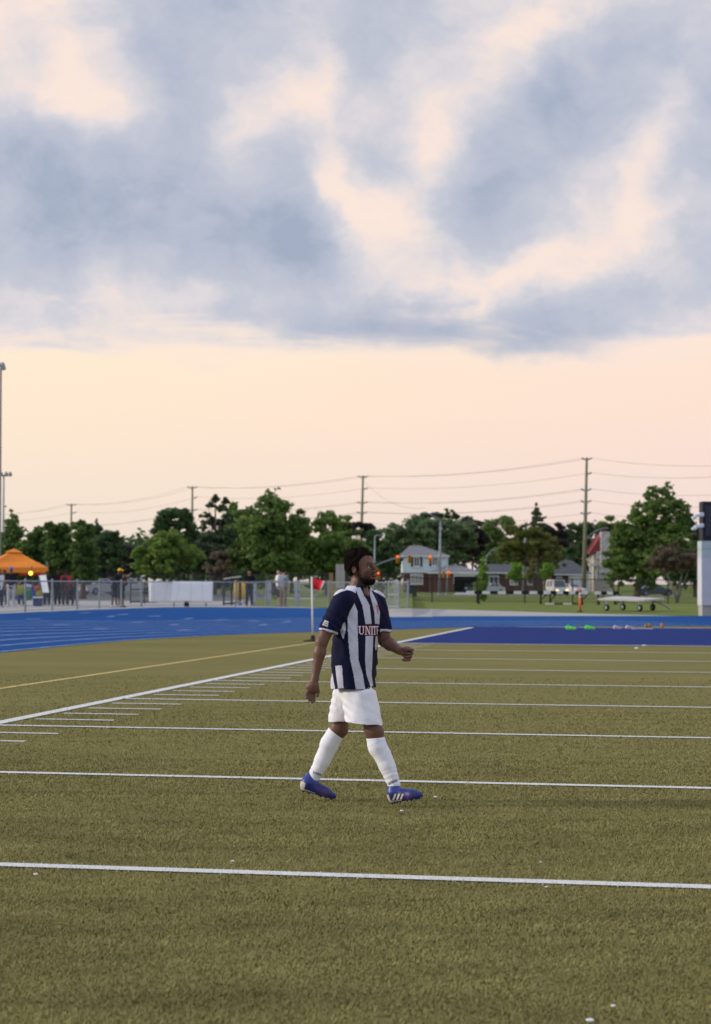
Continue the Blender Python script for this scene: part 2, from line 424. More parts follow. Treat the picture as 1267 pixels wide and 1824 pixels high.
# ================================================================== THE SETTING
def ground_mat(name, c1, c2, c3, s1, s2, bump, bscale, rough=.95, stretch=(1, 1, 1)):
    m = bpy.data.materials.new(name); m.use_nodes = True; t = m.node_tree; b = t.nodes['Principled BSDF']
    c = t.nodes.new('ShaderNodeTexCoord'); mp = t.nodes.new('ShaderNodeMapping'); mp.inputs['Scale'].default_value = stretch
    t.links.new(c.outputs['Object'], mp.inputs[0])
    def nz(s, d, r=.6):
        n = t.nodes.new('ShaderNodeTexNoise'); n.inputs['Scale'].default_value = s; n.inputs['Detail'].default_value = d
        n.inputs['Roughness'].default_value = r; t.links.new(mp.outputs[0], n.inputs['Vector']); return n.outputs[0]
    a = nz(s1, 10, .72); f = nz(s2, 5, .7)
    r = t.nodes.new('ShaderNodeValToRGB'); t.links.new(a, r.inputs[0])
    r.color_ramp.elements[0].position = .33; r.color_ramp.elements[1].position = .67
    r.color_ramp.elements[0].color = c1 + (1,); r.color_ramp.elements[1].color = c2 + (1,)
    mx = t.nodes.new('ShaderNodeMix'); mx.data_type = 'RGBA'
    mr = t.nodes.new('ShaderNodeMapRange'); t.links.new(f, mr.inputs[0])
    for i, v in ((1, .35), (2, .7), (3, 0), (4, .8)): mr.inputs[i].default_value = v
    t.links.new(mr.outputs[0], mx.inputs[0]); t.links.new(r.outputs[0], mx.inputs[6]); mx.inputs[7].default_value = c3 + (1,)
    t.links.new(mx.outputs[2], b.inputs['Base Color'])
    b.inputs['Roughness'].default_value = rough; b.inputs['Specular IOR Level'].default_value = .02
    if bump:
        bp = t.nodes.new('ShaderNodeBump'); bp.inputs['Strength'].default_value = bump; bp.inputs['Distance'].default_value = .03
        t.links.new(nz(bscale, 5, .7), bp.inputs['Height']); t.links.new(bp.outputs[0], b.inputs['Normal'])
    MATS[name] = m; return m
M_turf = ground_mat('turf', (.190, .170, .063), (.268, .238, .092), (.166, .150, .054), .30, 30., .5, 60., stretch=(.55, 1.3, 1))
M_lawn = ground_mat('lawn', (.10, .15, .028), (.15, .19, .045), (.20, .21, .08), .12, 1.2, .3, 8.)
M_track = ground_mat('track_rubber', (.016, .075, .245), (.022, .092, .29), (.013, .066, .22), .08, 3., .1, 50.)
M_zone = ground_mat('end_zone_turf', (.024, .042, .165), (.032, .054, .20), (.02, .036, .145), .5, 14., .3, 60., stretch=(.6, 1.3, 1))
M_conc = ground_mat('concrete', (.40, .385, .365), (.455, .44, .42), (.35, .34, .33), .3, 6., .1, 30.)
M_asph = ground_mat('asphalt', (.16, .16, .165), (.2, .2, .2), (.13, .13, .135), .3, 8., .1, 30.)
M_line = mat('white_turf_paint', (.66, .65, .63), .9, .06, 30.)
M_lane = mat('lane_paint', (.36, .44, .62), .8, .25, 1.2)
M_yel = mat('yellow_turf_paint', (.62, .47, .18), .9, .08, 20.)

sheet('lawn', [(-2500, -300), (2500, -300), (2500, 3200), (-2500, 3200)], -.03, M_lawn)
FY = math.radians(10.07); FE = Vector((math.sin(FY), math.cos(FY), 0)); FN = Vector((math.cos(FY), -math.sin(FY), 0))
def fp(q, s): return FE * q + FN * s
SIDE, Q0, YD = -7.19, 9.513, 4.572
turf = sheet('turf_field', [fp(-40, -16), fp(-40, 62), fp(67.5, 62), fp(67.5, -16)], 0., M_turf)
inner = [(0, 1163), (120, 1150.5), (237, 1140.5), (320, 1135.5), (400, 1131.5), (470, 1128.8), (540, 1126.5), (620, 1124), (690, 1122), (750, 1120.3), (800, 1118.7), (900, 1117), (1000, 1116.3), (1267, 1115.5)]
outer = [(0, 1093.5), (60, 1090.5), (140, 1087.2), (216, 1084.6), (290, 1082.2), (350, 1081.6), (480, 1082.3), (580, 1083.5), (640, 1088), (690, 1098.4), (860, 1097.8), (1267, 1097.2)]
IN = [G(*p) for p in inner]
d0 = (IN[1] - IN[0]).normalized()
def zo_(x): return float(np.interp(x, [0, 590, 640, 690], [TZ, TZ, TZ * .7, 0.]))
xs_ = [-40, 0] + list(range(20, 1268, 18)) + [1300]
i_x = [p[0] for p in inner]; i_y = [p[1] for p in inner]; o_x = [p[0] for p in outer]; o_y = [p[1] for p in outer]
INS = [G(max(x, 0), float(np.interp(x, i_x, i_y))) if x >= 0 else IN[0] - FE * 6 for x in xs_]
OUTS = [G(x, float(np.interp(x, o_x, o_y)), zo_(x)) for x in xs_[1:]]; OUTS = [OUTS[0] - FE * 8] + OUTS
for _ in range(2):
    INS = [INS[0]] + [(INS[i - 1] + INS[i] * 2 + INS[i + 1]) / 4 for i in range(1, len(INS) - 1)] + [INS[-1]]
INS = [IN[0] - FE * 80] + INS + [Vector((80, INS[-1].y + 2, 0))]
OUTS = [OUTS[0] - FE * 110] + OUTS + [Vector((80, OUTS[-1].y + 1, 0))]
NA = 16; V = []; Fq = []
for a_, b_ in zip(INS, OUTS):
    for j in range(NA + 1):
        t = j / NA; p = a_.lerp(b_, t); p.z = .008 + (b_.z) * (t * t * (3 - 2 * t)); V.append(tuple(p))
for i in range(len(INS) - 1):
    for j in range(NA): k = i * (NA + 1) + j; Fq.append((k, k + NA + 1, k + NA + 2, k + 1))
me = bpy.data.meshes.new('running_track'); me.from_pydata(V, [], Fq); me.materials.append(M_track)
import bmesh
bm = bmesh.new(); bm.from_mesh(me); bmesh.ops.recalc_face_normals(bm, faces=bm.faces)
if sum(f.normal.z for f in bm.faces) < 0: bmesh.ops.reverse_faces(bm, faces=bm.faces)
bm.to_mesh(me); bm.free()
track = link(bpy.data.objects.new('running_track', me)); track['kind'] = 'structure'
from mathutils.bvhtree import BVHTree
TBV = BVHTree.FromPolygons(V, Fq)
def on_track(p, up=.004):
    h = TBV.ray_cast(Vector((p[0], p[1], 5)), Vector((0, 0, -1)))
    return Vector((p[0], p[1], (h[0].z if h[0] is not None else .008) + up))
def track_strip(nm, pts, wd):
    pts = [Vector((p[0], p[1], 0)) for p in pts]; V = []; F = []
    for i, p in enumerate(pts):
        t = (pts[min(i + 1, len(pts) - 1)] - pts[max(i - 1, 0)]).normalized(); n_ = Vector((-t.y, t.x, 0))
        V += [tuple(on_track(p + n_ * wd / 2)), tuple(on_track(p - n_ * wd / 2))]
    for i in range(len(pts) - 1): F.append((2 * i, 2 * i + 1, 2 * i + 3, 2 * i + 2))
    me = bpy.data.meshes.new(nm); me.from_pydata(V, [], F); me.materials.append(M_lane); return link(bpy.data.objects.new(nm, me), track)
# lane lines, each following the inner edge
def offset_path(pts, d):
    out = []
    for i, p in enumerate(pts):
        t = (pts[min(i + 1, len(pts) - 1)] - pts[max(i - 1, 0)]).normalized()
        out.append(p + Vector((-t.y, t.x, 0)) * d)
    for _ in range(3):
        out = [out[0]] + [(out[i - 1] + out[i] * 2 + out[i + 1]) / 4 for i in range(1, len(out) - 1)] + [out[-1]]
    return out
lanepts = [INS[0], INS[0].lerp(INS[1], .33), INS[0].lerp(INS[1], .66)] + INS[1::2]
for k in range(9):
    pth = offset_path(lanepts, .12 + 1.22 * k)
    pth2 = [pth[0].lerp(pth[0], 0)]; pth2 = sum([[pth[i].lerp(pth[i + 1], t / 5) for t in range(5)] for i in range(len(pth) - 1)], []); track_strip('lane_line', pth2, .09)
for (x, y, ln) in ((95, 1094, 22), (152, 1095, 18), (199, 1098.5, 12), (219, 1096, 20), (276, 1097, 20), (335, 1099, 16), (395, 1100, 20), (452, 1101, 20), (512, 1101.5, 12), (245, 1104, 18), (310, 1106, 14), (420, 1107, 22), (470, 1105, 14), (60, 1104, 26), (110, 1109, 30), (180, 1112, 26), (330, 1112, 26)):
    a = G(x - ln / 2, y + .4, TZ * .7); b = G(x + ln / 2, y - .4, TZ * .7)
    track_strip('start_mark', [a.lerp(b, t / 4) for t in range(5)], .13)
mb = MB()
zone = sheet('end_zone', [fp(Q0 + 8 * YD, SIDE), fp(Q0 + 8 * YD, 54), fp(Q0 + 12 * YD, 54), fp(Q0 + 12 * YD, SIDE)], .004, M_zone)
LW = .12
LINES = []          # (q0,s0,q1,s1,width) in field coordinates
for n in range(-4, 9): LINES.append(('yard_line', Q0 + n * YD, SIDE + .05, Q0 + n * YD, 52., LW if n < 8 else .2))
LINES.append(('end_line', Q0 + 12 * YD, SIDE, Q0 + 12 * YD, 52., .2))
LINES.append(('sideline', -30., SIDE, Q0 + 12 * YD, SIDE, .17))
for n in range(-10, 40):
    if n % 5: LINES.append(('hash_mark', Q0 + n * YD / 5, SIDE + .2, Q0 + n * YD / 5, SIDE + 1.08, .1))
for (nm, q0, s0, q1, s1, wd) in LINES:
    n = 2 if nm != 'yard_line' else 3
    strip(nm, [fp(q0 + (q1 - q0) * i / (n - 1), s0 + (s1 - s0) * i / (n - 1)) for i in range(n)], wd, .008, M_line, turf)
ya, yb = G(0, 1227), G(562, 1144.5); yd = (yb - ya).normalized()
strip('yellow_touchline', [ya - yd * 30, ya, yb], .11, .006, M_yel, turf)
# raised ground on the spectators' side, its paths and car park, and the ramp of concrete down to the track
tl = [OUTS[i] for i in range(1, len(OUTS)) if OUTS[i].z > TZ * .98]
front = [Vector((-90, tl[0].y - 14, TZ))] + [Vector((p.x, p.y, TZ)) for p in tl]
fx = [G(650, 1083.2, TZ), G(735, 1084.2, TZ)]
tp_ = front + fx + [GX(735, 214), Vector((-150, 214, TZ)), Vector((-150, tl[0].y - 14, TZ))]
MB().prism([(p.x, p.y, 0) for p in tp_], (0, 0, -.2), (0, 0, TZ - .006)).build('terrace', M_lawn)['kind'] = 'structure'
cpts = front + [G(590, 1084.5, TZ), G(545, 1081.2, TZ), G(452, 1080.2, TZ), G(446, 1071, TZ), G(150, 1070, TZ), Vector((-90, 96, TZ))]
sheet('concrete_path', cpts, TZ, M_conc)
sheet('parking_lot', [Vector((-90, 118, 0)), GX(445, 118), GX(500, 205), Vector((-110, 205, 0))], TZ - .001, M_asph)
V = []; F = []; rx = [600, 640, 690, 735, 770, 800, 860, 930, 1000, 1100, 1190, 1215]; rb_ = [1084.6, 1089, 1099.6, 1099.4, 1099.2, 1099.1, 1099, 1098.9, 1098.8, 1098.7, 1098.6, 1098.5]; rt_ = [1083.0, 1083.1, 1083.5, 1084.0, 1084.8, 1085.6, 1087.4, 1089.6, 1091.8, 1094.4, 1096.6, 1097.4]; zt_ = [TZ, TZ, TZ, TZ, .16, .0, 0, 0, 0, 0, 0, 0]; zb_ = [TZ, TZ * .7, 0, 0, 0, 0, 0, 0, 0, 0, 0, 0]
for x, yb_, yt_, zt0, zb0 in zip(rx, rb_, rt_, zt_, zb_):
    a_ = G(x, yb_, zb0); b_ = G(x, yt_, zt0); V += [(a_.x, a_.y, a_.z + .002), (b_.x, b_.y, b_.z + .002), (a_.x, a_.y, -.1), (b_.x, b_.y, -.1)]
for i in range(len(rx) - 1):
    k = 4 * i; F += [(k, k + 4, k + 5, k + 1), (k + 1, k + 5, k + 7, k + 3), (k + 2, k + 6, k + 4, k)]
MB().add(V, F).build('concrete_apron', M_conc)['kind'] = 'structure'
sheet('path', [GX(470, 140), GX(560, 136), GX(560, 143), GX(470, 147)], TZ + .002, M_conc)
sheet('road', [Vector((-300, 224, 0)), Vector((300, 224, 0)), Vector((300, 236, 0)), Vector((-300, 236, 0))], -.02, M_asph)
sheet('pavement', [Vector((-300, 218, 0)), Vector((300, 218, 0)), Vector((300, 220.2, 0)), Vector((-300, 220.2, 0))], -.01, M_conc)
MB().box((0, 223.9, -.0), (600, .3, .1)).build('kerb', M_conc)['kind'] = 'structure'
sheet('driveway', [GX(808, 236), GX(858, 236), GX(852, 300), GX(812, 300)], -.018, M_conc)

# blades of the artificial turf near the camera (too many to count)
def blades(nm, m, pts, col=None):
    n = len(pts)
    a = RNG.uniform(0, 6.283, n); ln = RNG.uniform(.010, .024, n); wd = RNG.uniform(.0016, .0034, n) * np.maximum(1, pts[:, 1] / 10)
    tl = RNG.uniform(.25, 1.1, n)
    dx, dy = np.cos(a), np.sin(a)
    base = np.c_[pts, np.full(n, .001)]
    tip = base + np.c_[dx * np.cos(tl) * ln, dy * np.cos(tl) * ln, np.sin(tl) * ln]
    sx = np.c_[-dy, dx, np.zeros(n)] * wd[:, None]
    V = np.stack([base + sx, base - sx, tip], 1).reshape(-1, 3)
    me = np_mesh(nm, V, np.arange(3 * n).reshape(-1, 3)); me.materials.append(m)
    return me
def blade_mat(name, a, b, c):
    m = bpy.data.materials.new(name); m.use_nodes = True; t = m.node_tree; bs = t.nodes['Principled BSDF']
    g = t.nodes.new('ShaderNodeNewGeometry'); r = t.nodes.new('ShaderNodeValToRGB')
    r.color_ramp.elements[0].color = a + (1,); r.color_ramp.elements[1].color = b + (1,)
    e = r.color_ramp.elements.new(.5); e.color = c + (1,)
    t.links.new(g.outputs['Random Per Island'], r.inputs[0])
    tc_ = t.nodes.new('ShaderNodeTexCoord'); n = t.nodes.new('ShaderNodeTexNoise'); n.inputs['Scale'].default_value = 2.2; n.inputs['Detail'].default_value = 8; n.inputs['Roughness'].default_value = .65
    mp = t.nodes.new('ShaderNodeMapping'); mp.inputs['Scale'].default_value = (.55, 1.3, 1)
    t.links.new(tc_.outputs['Object'], mp.inputs[0]); t.links.new(mp.outputs[0], n.inputs['Vector'])
    mr = t.nodes.new('ShaderNodeMapRange'); t.links.new(n.outputs[0], mr.inputs[0])
    for i, v in ((1, .3), (2, .7), (3, .62), (4, 1.22)): mr.inputs[i].default_value = v
    sc_ = t.nodes.new('ShaderNodeVectorMath'); sc_.operation = 'SCALE'
    t.links.new(r.outputs[0], sc_.inputs[0]); t.links.new(mr.outputs[0], sc_.inputs['Scale']); t.links.new(sc_.outputs[0], bs.inputs['Base Color'])
    bs.inputs['Roughness'].default_value = .7; bs.inputs['Specular IOR Level'].default_value = .1
    return m
pts = []
for (y0, y1, rho) in ((4.5, 7, 15000), (7, 9, 12000), (9, 12, 8000), (12, 16, 4500), (16, 22, 2200), (22, 30, 900)):
    hw = y1 * .19 + .9; n = int(rho * 2 * hw * (y1 - y0))
    pts.append(np.c_[RNG.uniform(-hw, hw, n), RNG.uniform(y0, y1, n)])
pts = np.concatenate(pts); pts = pts[RNG.uniform(0, 1, len(pts)) < np.clip(1.15 - (pts[:, 1] - 11) / 19., 0, 1)]
q = pts @ np.array([FE.x, FE.y]); s = pts @ np.array([FN.x, FN.y])
onl = np.zeros(len(pts), bool); jit = RNG.normal(0, .012, len(pts))
for (nm, q0, s0, q1, s1, wd) in LINES:
    if abs(q1 - q0) < 1e-6: onl |= (np.abs(q - q0 + jit) < wd / 2) & (s > min(s0, s1)) & (s < max(s0, s1))
    else: onl |= (np.abs(s - s0 + jit) < wd / 2) & (q > min(q0, q1)) & (q < max(q0, q1))
M_blade = blade_mat('turf_fibre', (.238, .212, .073), (.322, .286, .108), (.282, .250, .090))
M_bladew = blade_mat('white_turf_fibre', (.46, .45, .42), (.78, .76, .73), (.66, .65, .62))
o = link(bpy.data.objects.new('turf_fibres', blades('turf_fibres', M_blade, pts[~onl])), turf); o['kind'] = 'stuff'
o = link(bpy.data.objects.new('white_turf_fibres', blades('white_turf_fibres', M_bladew, pts[onl])), turf); o['kind'] = 'stuff'

# ------------------------------------------------------------------ trees
def leaf_mat(name, dark, light, tr=.35):
    m = bpy.data.materials.new(name); m.use_nodes = True; t = m.node_tree; t.nodes.clear()
    g = t.nodes.new('ShaderNodeNewGeometry'); r = t.nodes.new('ShaderNodeValToRGB')
    r.color_ramp.elements[0].color = dark + (1,); r.color_ramp.elements[1].color = light + (1,)
    n = t.nodes.new('ShaderNodeTexNoise'); n.inputs['Scale'].default_value = .5; n.inputs['Detail'].default_value = 4
    t.links.new(g.outputs['Position'], n.inputs['Vector'])
    ad = t.nodes.new('ShaderNodeMath'); ad.operation = 'MULTIPLY_ADD'
    t.links.new(g.outputs['Random Per Island'], ad.inputs[0]); ad.inputs[1].default_value = .45
    ms = t.nodes.new('ShaderNodeMapRange'); t.links.new(n.outputs[0], ms.inputs[0])
    for i, v in ((1, .35), (2, .65), (3, 0.), (4, .55)): ms.inputs[i].default_value = v
    t.links.new(ms.outputs[0], ad.inputs[2]); t.links.new(ad.outputs[0], r.inputs[0])
    d = t.nodes.new('ShaderNodeBsdfPrincipled'); d.inputs['Roughness'].default_value = .55; d.inputs['Specular IOR Level'].default_value = .25
    t.links.new(r.outputs[0], d.inputs['Base Color'])
    tl = t.nodes.new('ShaderNodeBsdfTranslucent'); t.links.new(r.outputs[0], tl.inputs[0])
    mx = t.nodes.new('ShaderNodeMixShader'); mx.inputs[0].default_value = tr
    t.links.new(d.outputs[0], mx.inputs[1]); t.links.new(tl.outputs[0], mx.inputs[2])
    o = t.nodes.new('ShaderNodeOutputMaterial'); t.links.new(mx.outputs[0], o.inputs[0])
    return m
LM = {
 'green': leaf_mat('leaf_green', (.082, .145, .034), (.210, .315, .078)),
 'dark': leaf_mat('leaf_dark', (.045, .088, .034), (.105, .180, .062)),
 'cedar': leaf_mat('leaf_cedar', (.065, .125, .034), (.165, .255, .066)),
 'lime': leaf_mat('leaf_lime', (.13, .22, .04), (.28, .40, .09)),
 'fresh': leaf_mat('leaf_fresh', (.13, .24, .03), (.24, .40, .06)),
 'olive': leaf_mat('leaf_olive', (.11, .135, .034), (.25, .27, .07)),
 'silver': leaf_mat('leaf_silver', (.080, .14, .058), (.19, .27, .125)),
 'purple': leaf_mat('leaf_purple', (.03, .028, .028), (.07, .055, .055), .2),
 'needle': leaf_mat('leaf_needle', (.042, .075, .036), (.10, .145, .062), .15),
 'brown': leaf_mat('leaf_brown', (.12, .09, .06), (.24, .19, .13)),
}
M_bark = mat('bark', (.10, .08, .065), .95, .3, 3., .6, 12.)
M_barkg = mat('bark_grey', (.26, .23, .21), .95, .3, 3., .6, 12.)
def crown_mesh(centres, rads, n_leaf, size, seed, aspect=1.7, droop=0.):
    n_leaf = int(n_leaf * 1.7); size = size * .72
    r = np.random.default_rng(seed); C = np.asarray(centres, float); R = np.asarray(rads, float)
    wgt = (R.prod(1)) ** (.8); wgt /= wgt.sum()
    k = r.choice(len(C), n_leaf, p=wgt)
    d = r.normal(size=(n_leaf, 3)); d /= np.linalg.norm(d, axis=1, keepdims=True)
    rr = r.uniform(0, 1, n_leaf) ** .42
    p = C[k] + d * R[k] * rr[:, None] + r.normal(0, .16, (n_leaf, 3)) * R[k]
    u = r.normal(size=(n_leaf, 3)); u[:, 2] -= droop; u /= np.linalg.norm(u, axis=1, keepdims=True)
    v = np.cross(u, r.normal(size=(n_leaf, 3))); v /= np.maximum(np.linalg.norm(v, axis=1, keepdims=True), 1e-6)
    sz = (size * r.uniform(.6, 1.4, n_leaf))[:, None]
    a = u * sz * aspect * .5; b = v * sz * .5
    V = np.stack([p - a, p + b * .8, p + a, p - b * .8], 1).reshape(-1, 3)
    return np_mesh('crown', V, np.arange(4 * n_leaf).reshape(-1, 4))
def tree(name, label, bx, Y, blobs, leaf, n_leaf=9000, size=.30, trunk=.22, bark=None, seed=1, clump=26, csize=.36, fork=None, droop=0., group=None, by=None, trunk_px=None, cat='tree'):
    r = np.random.default_rng(seed * 31 + 5); s = S(Y)
    base = GX(bx, Y); root = thing(name, base, label, cat, group)
    C = []; R = []; big = []
    for (x, y, rx, ry) in blobs:
        c = np.array(P(x, y, Y + r.uniform(-.25, .25) * rx * s)); rad = np.array([rx * s, .5 * (rx + ry) * s, ry * s])
        big.append((c, rad))
        nc = max(9 if rx > 5 else 5, int(1.5 * clump * (rx * ry) / 1600.))
        for i in range(nc):
            d = r.normal(size=3); d /= np.linalg.norm(d); rr = r.uniform(.25, 1.) ** .6
            f = .74 * csize * r.uniform(.5, 1.4) * (1.6 if rx < 18 else 1.)
            m = rad.min()
            C.append(c + d * rad * max(0., rr - f * .45)); R.append(np.array([m * f * r.uniform(.9, 1.5), m * f * 1.1, m * f * r.uniform(.55, .9)]))
    bl = np.array(base)
    me = crown_mesh([c - bl for c in C], R, n_leaf, size, seed, droop=droop); me.materials.append(LM[leaf])
    link(bpy.data.objects.new('crown', me), root)
    mb = MB(); top = big[0][0] - bl
    if fork:
        for (dx, dz, rad_) in fork: mb.tube([(0, 0, -.05), (dx * .45, .05, dz * .5), (dx, 0, dz)], [rad_, rad_ * .75, rad_ * .45], 8)
        stems = [Vector((f_[0], 0, f_[1])) for f_ in fork]
    else:
        mid = top * .55; mid[0] = top[0] * .35
        mb.tube([(0, 0, -.05), (0, 0, .4), tuple(mid), tuple(top)], [trunk * 1.25, trunk, trunk * .7, trunk * .2], 9)
        stems = [Vector(mid)]
    pick = r.choice(len(C), min(14, len(C)), replace=False)
    for i in pick:
        e = Vector(C[i] - bl); st = stems[int(r.integers(len(stems)))]
        m_ = (st + e) / 2 + Vector((0, 0, -.1 * (e - st).length))
        mb.tube([st, m_, e], [trunk * .38, trunk * .22, trunk * .06], 5, cap=False)
    mb.build('trunk', bark or M_bark, root, True)
    return root
def conifer(name, label, bx, Y, top_py, half_px, low_py, leaf='needle', n_leaf=7000, size=.22, seed=1, ragged=.3, tiers=15, top_flat=0., group=None):
    r = np.random.default_rng(seed * 17 + 3); s = S(Y); base = GX(bx, Y); root = thing(name, base, label, 'tree', group)
    zt = P(bx, top_py, Y).z; zl = P(bx, low_py, Y).z; hw = half_px * s
    C = []; R = []; mb = MB()
    mb.tube([(0, 0, -.05), (0, 0, zt * .5), (0, 0, zt * .99)], [.2, .12, .02], 8)
    for i in range(tiers):
        t = (i + .3 * r.random()) / tiers; z = zt - (zt - zl) * t
        rad = hw * max(.1, (t ** .85 if not top_flat else min(1, t * 1.6 + top_flat)))
        nb = 4 + int(4 * t)
        for k in range(nb):
            a = 6.283 * (k + r.random()) / nb; ln = rad * (1 + ragged * r.normal() * .6); ln = max(ln, .15 * rad)
            dx, dy = math.cos(a), math.sin(a)
            for q in (.35, .7, 1.):
                C.append(np.array([dx * ln * q, dy * ln * q, z - .12 * ln * q + (.1 * ln if q == 1. else 0)]))
                R.append(np.array([max(.16 * ln, .14), max(.16 * ln, .14), max(.07 * ln, .09)]) * 1.25)
            mb.tube([(0, 0, z), (dx * ln, dy * ln, z - .1 * ln)], [.04, .01], 4, cap=False)
    me = crown_mesh(C, R, n_leaf, size, seed, aspect=2.2); me.materials.append(LM[leaf])
    link(bpy.data.objects.new('crown', me), root); mb.build('trunk', M_bark, root, True)
    return root
TG = 'trees beyond the track'
tree('cedar_tree', 'thin spire-topped conifer rising behind the left tall light pole', 22, 138, [(22, 908, 4, 8), (24, 920, 7, 9), (20, 934, 11, 12), (26, 952, 15, 16), (20, 980, 22, 24), (24, 1010, 28, 24)], 'cedar', 6000, .22, .12, seed=1, clump=150, csize=.5)
tree('cedar_tree', 'broad dark cedar directly behind the orange canopy', 62, 134, [(60, 985, 34, 42), (40, 1000, 30, 35), (70, 950, 18, 22), (85, 1010, 30, 30)], 'cedar', 9000, .26, seed=2, csize=.3, clump=40)
tree('cedar_tree', 'tall cedar with feathery top just right of the orange canopy', 104, 131, [(102, 975, 30, 45), (92, 940, 14, 18), (112, 945, 14, 20), (105, 1010, 34, 34)], 'cedar', 9000, .26, seed=3, csize=.3, clump=40)
tree('cedar_tree', 'dense upright cedar at right end of the cedar row', 148, 129, [(148, 980, 26, 48), (140, 940, 12, 18), (156, 950, 13, 22), (150, 1015, 26, 28)], 'cedar', 9000, .26, seed=4, csize=.3, clump=40)
tree('deciduous_tree', 'dull green tree in the gap between cedars and lime green tree', 192, 190, [(190, 985, 32, 38), (205, 960, 18, 20), (178, 1010, 26, 24)], 'dark', 6000, .34, seed=5)
tree('spruce_tree', 'small pointed spruce top peeking over the dull green tree', 174, 205, [(173, 931, 4, 7), (175, 941, 8, 7), (171, 952, 12, 9), (178, 966, 16, 12)], 'needle', 3000, .30, .14, seed=6, clump=160, csize=.5)
tree('purple_tree', 'dark rounded tree behind the yellow capped person', 212, 215, [(210, 975, 16, 26), (225, 990, 16, 22), (215, 1015, 26, 24)], 'purple', 4000, .36, seed=7)
tree('maple_tree', 'bright lime green spreading tree behind the white banner', 292, 150, [(295, 975, 45, 32), (262, 992, 38, 24), (335, 990, 30, 22), (285, 1012, 50, 22), (310, 955, 22, 16)], 'lime', 12000, .26, .2, seed=8, csize=.28, clump=42)
tree('maple_tree', 'dark rounded tree rising behind the lime green tree', 305, 215, [(306, 925, 36, 30), (285, 945, 24, 24), (330, 950, 26, 26), (310, 990, 50, 35)], 'dark', 8000, .38, seed=9)
tree('pine_tree', 'ragged black-green pine with open top right of the lime tree', 383, 178, [(384, 888, 6, 8), (402, 893, 7, 7), (374, 900, 14, 7), (396, 908, 14, 8), (364, 916, 14, 7), (408, 922, 14, 10), (382, 930, 26, 12), (360, 940, 12, 8), (390, 955, 36, 18), (375, 985, 40, 24)], 'needle', 9000, .26, .2, seed=10, clump=70, csize=.42)
tree('spruce_tree', 'spruce with bare brown lower branches left of the black-clad man', 398, 168, [(400, 1005, 36, 28), (385, 1020, 30, 18), (412, 985, 20, 20)], 'brown', 2600, .20, .16, seed=11, csize=.3)
tree('elm_tree', 'tallest green tree in the middle with open feathery crown', 488, 168, [(487, 905, 34, 32), (470, 945, 50, 42), (515, 950, 42, 38), (450, 990, 48, 40), (500, 995, 52, 42), (486, 884, 20, 18), (478, 1020, 60, 24)], 'green', 16000, .30, .3, seed=12, csize=.3, clump=40)
tree('elm_tree', 'dense green tree left of the tallest tree, behind black-clad man', 440, 182, [(432, 940, 34, 40), (430, 985, 42, 42), (415, 910, 14, 18)], 'green', 9000, .32, .25, seed=13, clump=34)
tree('pine_tree', 'dark pine branch top between tallest tree and pointed green trees', 532, 196, [(536, 912, 9, 6), (524, 922, 14, 8), (542, 930, 14, 8), (530, 948, 26, 16), (540, 975, 30, 24)], 'needle', 5000, .28, .16, seed=14, clump=80, csize=.42)
tree('ash_tree', 'pointed green tree behind the corner flag', 582, 172, [(580, 935, 28, 30), (582, 916, 18, 18), (560, 985, 36, 40), (592, 985, 36, 40)], 'green', 9000, .30, .2, seed=15, clump=36)
tree('ash_tree', 'green tree directly behind the player head', 618, 178, [(612, 938, 22, 26), (622, 975, 36, 38), (640, 1005, 34, 28), (600, 1012, 34, 26)], 'green', 9000, .30, .2, seed=16, clump=36)
tree('purple_tree', 'small purple-leaved tree behind the middle utility pole', 640, 260, [(636, 945, 20, 18), (655, 950, 16, 18)], 'purple', 3500, .4, seed=17)
tree('deciduous_tree', 'dark bushy tree just left of the white and brick house', 680, 238, [(680, 985, 34, 36), (690, 1008, 30, 28), (664, 1000, 34, 34), (668, 962, 24, 20)], 'dark', 9000, .36, seed=18, clump=34)
tree('willow_tree', 'wide silvery green tree behind the roof of the two-storey house', 770, 345, [(770, 948, 70, 34), (735, 960, 46, 34), (815, 955, 44, 38), (765, 985, 80, 36), (700, 950, 34, 26)], 'silver', 14000, .50, .4, seed=19, csize=.28, clump=34, droop=.6)
tree('purple_tree', 'dark flat treetop above the silvery tree', 790, 375, [(790, 913, 24, 9), (775, 920, 18, 10), (756, 920, 14, 10), (800, 926, 26, 14)], 'dark', 3500, .5, seed=20)
tree('purple_tree', 'purple-black tree right of the curved street lamp', 842, 350, [(842, 942, 24, 24), (828, 930, 12, 12), (850, 965, 22, 26), (835, 985, 26, 24)], 'purple', 6000, .5, seed=21)
tree('deciduous_tree', 'green tree behind brick bungalow left of yellow-green tree', 886, 360, [(886, 945, 30, 28), (870, 960, 20, 22), (890, 985, 44, 34), (905, 925, 14, 12)], 'green', 7000, .5, seed=22)
tree('locust_tree', 'wide yellow-green tree in front of the brick bungalow', 953, 246, [(940, 962, 52, 26), (975, 975, 38, 26), (908, 978, 26, 24), (950, 990, 52, 22), (990, 998, 20, 18), (925, 945, 30, 14)], 'olive', 13000, .32, .28, seed=23, csize=.28, clump=36, fork=[(-.6, 4.2, .24), (.7, 4.6, .2)])
tree('spruce_tree', 'dark spruce spire above the yellow-green tree', 957, 310, [(956, 900, 3, 6), (957, 908, 7, 5), (955, 916, 11, 6), (960, 924, 16, 6), (952, 932, 19, 7), (964, 941, 24, 9), (955, 960, 30, 16)], 'needle', 5000, .40, .16, seed=24, clump=190, csize=.5)
tree('purple_tree', 'dark shoulder of foliage right of the dark spruce spire', 985, 330, [(982, 940, 22, 16), (998, 955, 22, 22)], 'purple', 3000, .5, seed=25)
